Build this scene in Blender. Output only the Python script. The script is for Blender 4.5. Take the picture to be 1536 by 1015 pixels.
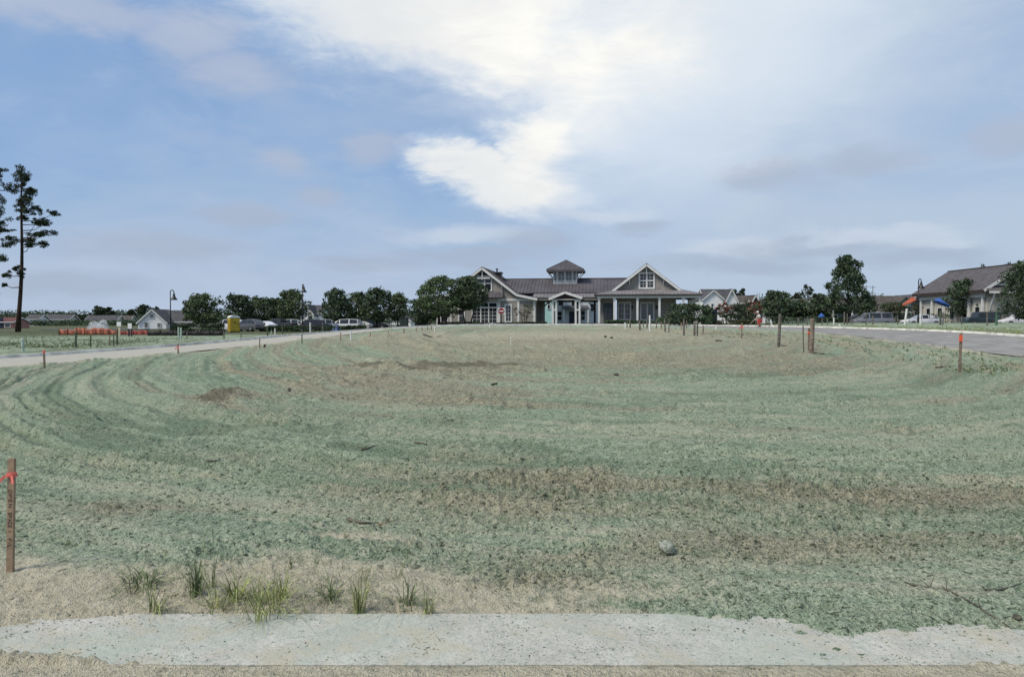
import bpy, bmesh, math, random
import numpy as np
from mathutils import Vector, Matrix

for o in list(bpy.data.objects):
    bpy.data.objects.remove(o)
scene = bpy.context.scene
COL = scene.collection
R = math.radians

# ------------------------------------------------------------------ camera
EYE, FPX, HOR = 1.6, 1160.0, 480.0
PITCH = math.atan((507.5 - HOR) / FPX)
cd = bpy.data.cameras.new('camera')
cam = bpy.data.objects.new('camera', cd)
COL.objects.link(cam)
cam.location = (0, 0, EYE)
cam.rotation_euler = (math.pi / 2 - PITCH, 0, 0)
cd.sensor_width = 36
cd.lens = 36 * FPX / 1536
cd.clip_start = 0.05
cd.clip_end = 8000
scene.camera = cam

# ------------------------------------------------------------------ light and exposure
SUN_EL, SUN_AZ = 50.0, -122.0       # veiled sun to the left of the camera and a little behind it
world = bpy.data.worlds.new('World')
scene.world = world
world.use_nodes = True
sl = bpy.data.lights.new('sun', 'SUN')
sl.energy = 2.9
sl.angle = R(16)
sl.color = (1.0, 0.91, 0.78)
so = bpy.data.objects.new('sun', sl)
COL.objects.link(so)
_d = Vector((math.sin(R(SUN_AZ)) * math.cos(R(SUN_EL)), math.cos(R(SUN_AZ)) * math.cos(R(SUN_EL)), math.sin(R(SUN_EL))))
so.rotation_euler = (-_d).to_track_quat('-Z', 'Y').to_euler()
scene.cycles.max_bounces = 5
scene.cycles.diffuse_bounces = 2
scene.cycles.glossy_bounces = 2
scene.cycles.transparent_max_bounces = 6
world.cycles.sampling_method = 'MANUAL'
world.cycles.sample_map_resolution = 512
scene.view_settings.view_transform = 'Standard'
scene.view_settings.look = 'None'
scene.view_settings.exposure = 0.26
scene.view_settings.gamma = 1.0
scene.view_settings.use_curve_mapping = False


class NG:
    """small helper to wire node trees"""
    def __init__(s, tree):
        s.t = tree; s.n = tree.nodes; s.l = tree.links

    def new(s, typ, **kw):
        n = s.n.new(typ)
        for k, v in kw.items():
            setattr(n, k, v)
        return n

    def put(s, sock, v):
        if v is None:
            return
        if isinstance(v, bpy.types.NodeSocket):
            s.l.new(v, sock)
        else:
            sock.default_value = v

    def m(s, op, a, b=None, c=None, clamp=False):
        n = s.new('ShaderNodeMath', operation=op); n.use_clamp = clamp
        s.put(n.inputs[0], a); s.put(n.inputs[1], b); s.put(n.inputs[2], c)
        return n.outputs[0]

    def vm(s, op, a, b=None, out=0):
        n = s.new('ShaderNodeVectorMath', operation=op)
        s.put(n.inputs[0], a); s.put(n.inputs[1], b)
        return n.outputs[out]

    def noise(s, vec, scale, detail=4, rough=0.55, dist=0.0, col=False):
        n = s.new('ShaderNodeTexNoise')
        s.put(n.inputs['Vector'], vec)
        n.inputs['Scale'].default_value = scale
        n.inputs['Detail'].default_value = detail
        n.inputs['Roughness'].default_value = rough
        n.inputs['Distortion'].default_value = dist
        return n.outputs[1 if col else 0]

    def ramp(s, v, a, b, lo=0.0, hi=1.0):
        n = s.new('ShaderNodeMapRange', interpolation_type='SMOOTHSTEP')
        s.put(n.inputs[0], v)
        for i, x in enumerate((a, b, lo, hi)):
            n.inputs[i + 1].default_value = x
        return n.outputs[0]

    def mix(s, f, a, b, blend='MIX'):
        n = s.new('ShaderNodeMix', data_type='RGBA', blend_type=blend)
        s.put(n.inputs[0], f)
        for sk, v in ((n.inputs[6], a), (n.inputs[7], b)):
            if isinstance(v, (tuple, list)) and len(v) == 3:
                v = (*v, 1)
            s.put(sk, v)
        return n.outputs[2]


def build_sky():
    t = world.node_tree
    t.nodes.clear()
    g = NG(t)
    ST = 0.08                                   # background strength
    tc = g.new('ShaderNodeTexCoord')
    d = g.vm('NORMALIZE', tc.outputs['Generated'])
    sky = g.new('ShaderNodeTexSky', sky_type='NISHITA')
    sky.sun_disc = False
    sky.sun_elevation = R(SUN_EL)
    sky.sun_rotation = R(SUN_AZ)
    sky.altitude = 0
    sky.air_density = 1.0
    sky.dust_density = 1.6
    sky.ozone_density = 1.4
    sp = g.new('ShaderNodeSeparateXYZ'); g.put(sp.inputs[0], d)
    x, y, z = sp.outputs
    # stretched domain for cloud texture
    mp = g.new('ShaderNodeMapping'); g.put(mp.inputs[0], d)
    mp.inputs['Scale'].default_value = (1, 1, 2.6)
    dv = mp.outputs[0]
    deg = 180 / math.pi
    az0 = g.m('MULTIPLY', g.m('ARCTAN2', x, y), deg)
    el0 = g.m('MULTIPLY', g.m('ARCSINE', z), deg)
    wn = g.noise(dv, 5.5, 5, 0.6, 0.4, col=True)
    wsp = g.new('ShaderNodeSeparateXYZ'); g.put(wsp.inputs[0], wn)
    wx = g.m('SUBTRACT', wsp.outputs[0], 0.5); wy = g.m('SUBTRACT', wsp.outputs[1], 0.5)
    az = g.m('ADD', az0, g.m('MULTIPLY', wx, 9.0))
    el = g.m('ADD', el0, g.m('MULTIPLY', wy, 5.0))

    def blob(px, py, rx, ry, rot=0, a=az, e=el):
        """elliptic cloud bank: 1 at its heart, 0 at its rim (rx, ry in degrees)"""
        ca = math.degrees(math.atan((px - 768) / FPX))
        ce = math.degrees(math.atan((HOR - py) / FPX * math.cos(R(ca))))
        du = g.m('SUBTRACT', a, ca); dw = g.m('SUBTRACT', e, ce)
        c, s_ = math.cos(R(rot)), math.sin(R(rot))
        u = g.m('ADD', g.m('MULTIPLY', du, c / rx), g.m('MULTIPLY', dw, s_ / rx))
        w = g.m('SUBTRACT', g.m('MULTIPLY', dw, c / ry), g.m('MULTIPLY', du, s_ / ry))
        r2 = g.m('ADD', g.m('MULTIPLY', u, u), g.m('MULTIPLY', w, w))
        return g.m('SUBTRACT', 1.0, g.m('SQRT', r2))

    def union(bs):
        o = bs[0]
        for b in bs[1:]:
            o = g.m('SMOOTH_MAX', o, b, 0.15)
        return o

    fine = g.noise(dv, 9, 6, 0.6, 0.5)
    broad = g.noise(dv, 2.2, 4, 0.6, 0.3)
    wisp = g.noise(dv, 6.0, 5, 0.65, 1.2)
    # high thin veil over all of the sky
    veil = g.ramp(broad, 0.36, 0.72, 0.02, 0.50)
    veil = g.m('ADD', veil, g.m('MULTIPLY', g.ramp(wisp, 0.42, 0.75), 0.22))
    right = g.ramp(az0, -8, 26, 0.0, 0.62)                 # denser sheet to the right
    veil = g.m('ADD', veil, g.m('MULTIPLY', right, g.ramp(el0, 2, 14, 0.75, 1.0)))
    low = g.ramp(el0, 0, 11, 0.85, 0.0)                      # layered haze towards the horizon
    veil = g.m('ADD', veil, low, clamp=True)
    veil = g.m('MULTIPLY', veil, 0.92)
    k = 1 / ST
    V = lambda r_, g_, b_: (r_ * k, g_ * k, b_ * k)
    blue = g.mix(0.55, sky.outputs[0], V(0.225, 0.40, 0.71))
    c = g.mix(veil, blue, g.mix(right, V(0.395, 0.475, 0.60), V(0.405, 0.495, 0.60)))
    # glow of the thick bright bank
    glow = g.ramp(union([blob(980, 130, 17, 13, 0), blob(1090, 50, 19, 12, 0), blob(600, -40, 15, 5)]), 0.0, 0.85, 0, 0.75)
    c = g.mix(glow, c, V(0.64, 0.70, 0.765))
    # main bright cloud
    main = union([blob(690, 30, 17.5, 4.9, -13), blob(770, -40, 20, 8), blob(890, 105, 7.0, 6.2, 25),
                  blob(800, 215, 5.4, 3.0, 38), blob(728, 262, 5.4, 1.9, -20), blob(790, 286, 4.6, 1.7, -8), blob(970, 60, 8, 5, 25)])
    det = g.noise(dv, 26, 5, 0.6, 0.6)
    mm = g.m('ADD', main, g.m('MULTIPLY', g.m('SUBTRACT', fine, 0.5), 0.75)); mm = g.m('ADD', mm, g.m('MULTIPLY', g.m('SUBTRACT', det, 0.5), 0.35))
    soft = g.m('ADD', g.ramp(az0, -1.5, 7.0, 0.44, 1.05), g.ramp(el0, 12, 21, 0.0, 0.14))                # crisp on the left flank, feathered on the right
    dens = g.new('ShaderNodeMapRange', interpolation_type='SMOOTHSTEP')
    g.put(dens.inputs[0], mm); dens.inputs[1].default_value = -0.04
    g.put(dens.inputs[2], soft); dens.inputs[3].default_value = 0; dens.inputs[4].default_value = 0.97
    core = g.ramp(g.m('ADD', blob(850, 110, 15, 11), g.m('MULTIPLY', g.m('SUBTRACT', fine, .5), .9)), 0.0, 0.8)
    wcol = g.mix(core, V(0.68, 0.70, 0.71), V(0.86, 0.845, 0.80))
    shade = g.ramp(g.m('ADD', g.m('MULTIPLY', wisp, .8), g.m('MULTIPLY', fine, .4)), 0.5, 0.78, 0, .5)
    wcol = g.mix(shade, wcol, V(0.64, 0.655, 0.67))
    thin = g.ramp(mm, -0.30, 0.30, 0, 0.5)
    c = g.mix(thin, c, V(0.62, 0.68, 0.745))
    c = g.mix(dens.outputs[0], c, wcol)
    # small grey-lilac scud in front
    az1 = g.m('ADD', az0, g.m('MULTIPLY', wx, 6.0)); el1 = g.m('ADD', el0, g.m('MULTIPLY', wy, 3.2))
    B = lambda *a: blob(*a, a=az1, e=el1)
    scud = union([B(350, 118, 5.6, 2.1), B(300, 60, 4.5, 2.4, 30), B(120, 15, 8, 2.0), B(480, 303, 2.6, 1.2), B(375, 330, 5.0, 0.9), B(250, 370, 7.0, 1.5),
                  B(430, 240, 2.6, 1.3), B(560, 222, 3.6, 1.2), B(1160, 268, 5.4, 1.6), B(1290, 242, 5.0, 1.4),
                  B(1510, 205, 3.5, 1.5), B(800, 360, 4.4, 1.3), B(950, 338, 3.0, 0.7), B(1230, 372, 9.0, 0.9), B(1100, 395, 9, 1.0), B(1380, 385, 6, .9), B(700, 385, 7, 1.0), B(110, 430, 6, 1.2), B(540, 400, 5, .8)])
    scud = g.m('ADD', scud, g.m('MULTIPLY', g.m('SUBTRACT', fine, 0.5), 0.9))
    sd = g.ramp(g.m('ADD', scud, g.m('MULTIPLY', g.m('SUBTRACT', det, 0.5), 0.5)), -0.08, 0.75, 0, 0.72)
    scol = g.mix(g.ramp(el0, 2, 20), V(0.325, 0.385, 0.49), V(0.405, 0.45, 0.555))
    rim = union([B(1300, 352, 6.5, .8), B(1090, 370, 5.5, .8), B(1400, 360, 4.5, .7), B(1140, 252, 4.6, 1.0), B(700, 350, 8, 1.0), B(880, 320, 6, 1.0)])
    rim = g.ramp(g.m('ADD', rim, g.m('MULTIPLY', g.m('SUBTRACT', fine, 0.5), 1.2)), 0.0, 0.8, 0, 0.6)
    c = g.mix(rim, c, V(0.53, 0.585, 0.665))
    c = g.mix(sd, c, scol)
    # the same scud spread thinly over the rest of the sky
    rest = g.ramp(g.noise(dv, 4.0, 7, 0.6), 0.53, 0.78, 0, 0.35)
    c = g.mix(rest, c, V(0.42, 0.47, 0.60))
    bg = g.new('ShaderNodeBackground'); g.put(bg.inputs[0], c); bg.inputs[1].default_value = ST
    out = g.new('ShaderNodeOutputWorld'); g.l.new(bg.outputs[0], out.inputs[0])


build_sky()

# ------------------------------------------------------------------ small helpers
MATS = {}


def mat(name, col, rough=0.8, var=0.12, scale=6.0, bump=0.0, bscale=40.0, metal=0.0, spec=0.4, col2=None, island=0.0, alpha=None, trans=0.0, emit=0.0):
    """procedural material: base colour broken up by noise, optional fine relief"""
    if name in MATS:
        return MATS[name]
    m = bpy.data.materials.new(name); m.use_nodes = True
    g = NG(m.node_tree); g.n.clear()
    p = g.new('ShaderNodeBsdfPrincipled'); o = g.new('ShaderNodeOutputMaterial')
    g.l.new(p.outputs[0], o.inputs[0])
    tc = g.new('ShaderNodeTexCoord'); v = tc.outputs['Object']
    n = g.noise(v, scale, 5, 0.6)
    c2 = col2 or tuple(max(0, x * (1 - 2.2 * var)) for x in col)
    c1 = col if col2 else tuple(min(1, x * (1 + var)) for x in col)
    c = g.mix(g.ramp(n, 0.3, 0.7), c2, c1)
    if island:
        geo = g.new('ShaderNodeNewGeometry')
        f = g.m('ADD', 1 - island, g.m('MULTIPLY', geo.outputs['Random Per Island'], 2 * island))
        c = g.mix(1.0, c, g.vm('MULTIPLY', (1, 1, 1), f) if False else f, 'MULTIPLY')
    g.put(p.inputs['Base Color'], c)
    p.inputs['Roughness'].default_value = rough
    p.inputs['Metallic'].default_value = metal
    p.inputs['Specular IOR Level'].default_value = spec
    if trans:
        p.inputs['Subsurface Weight'].default_value = 0
    if bump:
        b = g.new('ShaderNodeBump'); b.inputs['Strength'].default_value = bump; b.inputs['Distance'].default_value = 0.02
        g.put(b.inputs['Height'], g.noise(v, bscale, 6, 0.65)); g.l.new(b.outputs[0], p.inputs['Normal'])
    if alpha is not None:
        p.inputs['Alpha'].default_value = alpha
    MATS[name] = m
    return m


def tag(o, label=None, cat=None, group=None, kind=None):
    if label: o['label'] = label
    if cat: o['category'] = cat
    if group: o['group'] = group
    if kind: o['kind'] = kind
    return o


def empty(name, loc, rz=0.0):
    o = bpy.data.objects.new(name, None); COL.objects.link(o)
    o.location = loc; o.rotation_euler = (0, 0, rz)
    o.empty_display_size = 0.2
    return o


class MB:
    def __init__(s):
        s.v = []; s.f = []

    def add(s, vs, fs):
        k = len(s.v); s.v += [tuple(p) for p in vs]; s.f += [tuple(i + k for i in f) for f in fs]
        return s

    def box(s, x0, x1, y0, y1, z0, z1):
        return s.add([(x0, y0, z0), (x1, y0, z0), (x1, y1, z0), (x0, y1, z0), (x0, y0, z1), (x1, y0, z1), (x1, y1, z1), (x0, y1, z1)],
                     [(0, 3, 2, 1), (4, 5, 6, 7), (0, 1, 5, 4), (1, 2, 6, 5), (2, 3, 7, 6), (3, 0, 4, 7)])

    def beam(s, a, b, w, h, up=(0, 0, 1)):
        a, b = Vector(a), Vector(b); d = (b - a).normalized(); u = Vector(up)
        if abs(d.dot(u)) > 0.98: u = Vector((0, 1, 0))
        r = d.cross(u).normalized() * (w / 2); t = r.cross(d).normalized() * (h / 2)
        vs = [p + sx * r + sz * t for p in (a, b) for sx, sz in ((-1, -1), (1, -1), (1, 1), (-1, 1))]
        return s.add(vs, [(3, 2, 1, 0), (4, 5, 6, 7), (0, 1, 5, 4), (1, 2, 6, 5), (2, 3, 7, 6), (3, 0, 4, 7)])

    def tube(s, pts, rads, n=8, cap=True):
        pts = [Vector(p) for p in pts]; k0 = len(s.v); u = None
        for i, p in enumerate(pts):
            d = (pts[min(i + 1, len(pts) - 1)] - pts[max(i - 1, 0)]).normalized()
            if u is None: u = d.orthogonal().normalized()
            u = (u - d * u.dot(d)).normalized(); w = d.cross(u)
            for j in range(n):
                a = 2 * math.pi * j / n
                s.v.append(tuple(p + (u * math.cos(a) + w * math.sin(a)) * rads[i]))
        for i in range(len(pts) - 1):
            for j in range(n):
                a, b = k0 + i * n + j, k0 + i * n + (j + 1) % n
                s.f.append((a, b, b + n, a + n))
        if cap:
            s.f.append(tuple(range(k0 + n - 1, k0 - 1, -1))); e = k0 + (len(pts) - 1) * n
            s.f.append(tuple(range(e, e + n)))
        return s

    def lathe(s, prof, n=12, o=(0, 0, 0), axis='z'):
        k0 = len(s.v)
        for r, z in prof:
            for j in range(n):
                a = 2 * math.pi * j / n; c, q = r * math.cos(a), r * math.sin(a)
                p = (c, q, z) if axis == 'z' else (c, z, q)
                s.v.append((p[0] + o[0], p[1] + o[1], p[2] + o[2]))
        for i in range(len(prof) - 1):
            for j in range(n):
                a, b = k0 + i * n + j, k0 + i * n + (j + 1) % n
                s.f.append((a, b, b + n, a + n) if axis == 'z' else (a, a + n, b + n, b))
        return s

    def prism(s, poly, y0, y1):
        """polygon in x,z pushed along y"""
        n = len(poly)
        vs = [(x, y0, z) for x, z in poly] + [(x, y1, z) for x, z in poly]
        return s.add(vs, [tuple(range(n)), tuple(range(2 * n - 1, n - 1, -1))] + [(i, i + n, (i + 1) % n + n, (i + 1) % n) for i in range(n)])

    def slab(s, quad, t):
        """a flat sheet (list of corners) given thickness t downwards along its normal"""
        q = [Vector(p) for p in quad]; nrm = (q[1] - q[0]).cross(q[-1] - q[0]).normalized()
        if nrm.z < 0: q.reverse(); nrm = -nrm
        n = len(q); lo = [p - nrm * t for p in q]
        return s.add(q + lo, [tuple(range(n)), tuple(range(2 * n - 1, n - 1, -1))] + [(i, i + n, (i + 1) % n + n, (i + 1) % n) for i in range(n)])

    def build(s, name, m, parent=None, smooth=False, loc=None, fixn=True):
        me = bpy.data.meshes.new(name); me.from_pydata(s.v, [], s.f); me.update()
        if fixn:
            bm = bmesh.new(); bm.from_mesh(me); bmesh.ops.recalc_face_normals(bm, faces=bm.faces); bm.to_mesh(me); bm.free()
        if smooth: me.shade_smooth()
        me.materials.append(m)
        o = bpy.data.objects.new(name, me); COL.objects.link(o)
        if parent: o.parent = parent
        if loc: o.location = loc
        return o


def obj_from_arrays(name, V, F, m, parent=None, smooth=False):
    """fast mesh from numpy arrays; F has a constant number of corners"""
    me = bpy.data.meshes.new(name); nf, k = F.shape
    me.vertices.add(len(V)); me.vertices.foreach_set('co', np.ascontiguousarray(V, np.float32).ravel())
    me.loops.add(nf * k); me.loops.foreach_set('vertex_index', np.ascontiguousarray(F, np.int32).ravel())
    me.polygons.add(nf); me.polygons.foreach_set('loop_start', np.arange(0, nf * k, k, dtype=np.int32))
    me.update(calc_edges=True)
    if smooth: me.shade_smooth()
    me.materials.append(m)
    o = bpy.data.objects.new(name, me); COL.objects.link(o)
    if parent: o.parent = parent
    return o


def copy_tree(o, parent=None):
    c = o.copy(); COL.objects.link(c); c.parent = parent
    for ch in list(o.children): copy_tree(ch, c)
    return c


# ------------------------------------------------------------------ terrain
def S(a, b, t):
    t = np.clip((np.asarray(t, float) - a) / (b - a), 0, 1)
    return t * t * (3 - 2 * t)


def hb(x, y):
    """smooth shape of the ground: a low mound between the two arms of the road"""
    x = np.asarray(x, float); y = np.asarray(y, float)
    z = 1.05 * S(10, 58, y) * S(-26, -4, x) * (1 - 0.4 * S(8, 20, x) * (1 - S(40, 90, y)))
    z = z + 0.28 * S(70, 84, y) * S(27, 36, x) * (1 - S(92, 101, y))
    z = z - 0.32 * S(89, 94, y) * (1 - S(104, 110, y)) * S(27, 36, x)
    z = z + 0.5 * S(34, 50, y) * S(-24, -34, x) * (1 - S(60, 75, y)) * S(-60, -40, x) * 0.6
    return z


def _s(a, b, t):
    t = (t - a) / (b - a)
    t = 0.0 if t < 0 else (1.0 if t > 1 else t)
    return t * t * (3 - 2 * t)


def H(x, y):
    z = 1.05 * _s(10, 58, y) * _s(-26, -4, x) * (1 - 0.4 * _s(8, 20, x) * (1 - _s(40, 90, y)))
    z += 0.28 * _s(70, 84, y) * _s(27, 36, x) * (1 - _s(92, 101, y))
    z -= 0.32 * _s(89, 94, y) * (1 - _s(104, 110, y)) * _s(27, 36, x)
    return z + 0.3 * _s(34, 50, y) * _s(-24, -34, x) * (1 - _s(60, 75, y)) * _s(-60, -40, x)


def ray(px, py):
    dx = (px - 768) / FPX; dz = -(py - 507.5) / FPX
    c, s = math.cos(PITCH), math.sin(PITCH)
    return dx, c + dz * s, -s + dz * c          # x, forward, up


def P(px, py, Y):
    dx, dy, dz = ray(px, py); t = Y / dy
    return Vector((dx * t, Y, EYE + dz * t))


def G(px, py, off=0.0):
    """point of the ground seen at a photo position"""
    dx, dy, dz = ray(px, py); t = 2.0
    while t < 400:
        if EYE + dz * t < H(dx * t, dy * t) + off:
            break
        t += max(0.01, t * 0.003)
    return Vector((dx * t, dy * t, H(dx * t, dy * t)))


def on_ground(px, Y):
    x = (px - 768) / FPX * Y
    return Vector((x, Y, H(x, Y)))


_rng = np.random.RandomState(7)
_tab = _rng.rand(256 * 256)


def vn(x, y, seed=0):
    """smooth value noise, -1..1"""
    xi = np.floor(x).astype(np.int64); yi = np.floor(y).astype(np.int64)
    fx = x - xi; fy = y - yi
    u = fx * fx * fx * (fx * (fx * 6 - 15) + 10); v = fy * fy * fy * (fy * (fy * 6 - 15) + 10)

    def h(a, b):
        k = (a * 73856093) ^ (b * 19349663) ^ (seed * 83492791)
        k = (k ^ (k >> 13)) * 1274126177
        return _tab[(k ^ (k >> 16)) & 65535]
    a = h(xi, yi); b = h(xi + 1, yi); c = h(xi, yi + 1); d = h(xi + 1, yi + 1)
    return (a + (b - a) * u + (c - a) * v + (a - b - c + d) * u * v) * 2 - 1


def fbm(x, y, s, octs=3, seed=0):
    t = 0; a = 1; n = 0
    ca, sa = math.cos(0.6), math.sin(0.6)
    for i in range(octs):
        t = t + a * vn(x / s, y / s, seed + i * 11); n += a; a *= 0.5; s *= 0.47
        x, y = x * ca - y * sa + 3.1, x * sa + y * ca + 1.7
    return t / n


def catmull(pts, n=14):
    P_ = [np.array(p, float) for p in pts]; P_ = [2 * P_[0] - P_[1]] + P_ + [2 * P_[-1] - P_[-2]]; out = []
    for i in range(1, len(P_) - 2):
        a, b, c, d = P_[i - 1:i + 3]
        for k in range(n):
            t = k / n
            out.append(0.5 * (2 * b + (c - a) * t + (2 * a - 5 * b + 4 * c - d) * t * t + (3 * b - a - 3 * c + d) * t ** 3))
    out.append(P_[-2]); return np.array(out)


# centre line and half width of the loop road round the open space
ROAD_PTS = [(-40, -6, 2.9), (-27, 12, 2.9), (-19.6, 24, 2.9), (-15.6, 34, 2.8), (-12.9, 44, 2.8), (-11.6, 55, 2.8), (-9.0, 66, 2.9), (-2, 74.5, 3.2), (8, 77, 3.4),
            (17, 74.5, 3.8), (23.5, 67, 4.4), (26.2, 57, 5.0), (26.0, 45, 5.0), (24.6, 34, 5.0), (23.4, 22, 4.8), (24, 4, 4.8), (28, -20, 4.8)]
ROAD = catmull(ROAD_PTS)


def road_dist(x, y):
    """signed distance beyond the road edge (negative on the road); chunked point-to-polyline"""
    d = np.full(np.shape(x), 1e9)
    for i in range(len(ROAD) - 1):
        a, b = ROAD[i], ROAD[i + 1]; ab = b[:2] - a[:2]; L = ab @ ab
        lo = min(a[0], b[0]) - 9; hi = max(a[0], b[0]) + 9; l2 = min(a[1], b[1]) - 9; h2 = max(a[1], b[1]) + 9
        k = np.where((x > lo) & (x < hi) & (y > l2) & (y < h2))[0]
        if len(k) == 0: continue
        t = np.clip(((x[k] - a[0]) * ab[0] + (y[k] - a[1]) * ab[1]) / L, 0, 1)
        dd = np.hypot(x[k] - a[0] - t * ab[0], y[k] - a[1] - t * ab[1]) - (a[2] + (b[2] - a[2]) * t)
        d[k] = np.minimum(d[k], dd)
    return d


KERB0, KERB1 = 3.535, 4.155          # flush concrete strip in the foreground


def ell(x, y, c, ax, ay, rot=0):
    dx, dy = x - c[0], y - c[1]; co, si = math.cos(R(rot)), math.sin(R(rot))
    return np.exp(-((dx * co + dy * si) / ax) ** 2 - ((-dx * si + dy * co) / ay) ** 2)


def soil_masks(x, y):
    """brown = bare soil showing through the green mulch, sand = pale sand; both are what the ground is made of"""
    wx = x + 0.5 * fbm(x, y, 1.7, 3, 40) * np.clip(y / 6, .6, 3); wy = y + 0.35 * fbm(x, y, 1.7, 3, 47) * np.clip(y / 5, .5, 6)
    br = np.zeros_like(x)
    for px, py, ax, ay, w in [(1130, 835, 1.9, .50, 1.0), (800, 735, 1.9, 1.0, .85), (1360, 745, 2.3, .9, .85), (215, 757, 1.3, .30, .75), (600, 575, 3.8, 5.0, 1.2),
                              (860, 535, 10, 7, 1.1), (840, 510, 16, 10, 1.2), (1150, 545, 7, 4.5, 1.15), (835, 870, .55, .2, .95), (1060, 770, 3.0, .4, .5),
                              (340, 600, 1.2, 1.2, 1.3), (640, 552, 6, 2.2, 1.25), (1000, 500, 16, 12, 1.15), (700, 690, 1.5, .7, .45), (1500, 830, .9, .4, .8), (1230, 640, 2.2, .9, .4), (120, 620, 2.5, 1.5, .35)]:
        br = np.maximum(br, w * ell(wx, wy, G_(px, py), ax, ay))
    # passes of the harrow: streaks along the curved tracks
    e, _ = track_coord(x, y)
    st = vn(e * 1.3 + .6 * vn(x / 3, y / 3, 5), e * 0 + 3.3, 9)
    st2 = vn(e * 3.1, x * .12, 10)
    br = np.clip(.8 * br + (0.26 * st + .24 * st2) * (.6 + .8 * S(8, 20, y)) + 0.32 * fbm(x, y, .8, 3, 21) + .06, 0, 1)
    for px, py, ax, ay in ((348, 598, .6, .5), (318, 603, .4, .35), (590, 556, 1.9, .5), (680, 551, 2.4, .5), (740, 548, .9, .4), (560, 553, 1.5, .5)):
        br = br + .75 * ell(x, y, G_(px, py), ax, ay)
    sa = np.zeros_like(x)
    edge = 4.55 - .28 * S(-.7, .3, x) + 0.42 * fbm(x, y * .6, .6, 3, 61) + .35 * np.exp(-((x + 1.5) / 1.5) ** 2) - .9 * S(.75, 1.7, x) - .15 * S(-1, .6, x) + .25 * S(-2.4, -3.4, x)
    sa = np.maximum(sa, 1 - S(-.35, .45, y - edge))
    sa = np.maximum(sa, .8 * ell(wx, wy, G_(850, 893), 1.0, .25))
    sa = np.maximum(sa, .85 * ell(wx, wy, G_(560, 808), .5, .16))
    sa = np.maximum(sa, .6 * ell(wx, wy, G_(1440, 905), .7, .2))
    sa = np.maximum(sa, .6 * ell(wx, wy, G_(820, 503), 13, 9) * (y > 20))
    sa = np.maximum(sa, .5 * ell(wx, wy, G_(760, 650), 4, .5))
    sa = np.maximum(sa, .45 * ell(wx, wy, G_(900, 795), 1.2, .12))
    sa = np.where(y < KERB0 + .05, 1.0, sa)
    return br, np.clip(sa, 0, 1)


def G_(px, py):
    v = G(px, py); return (v.x, v.y)


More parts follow.
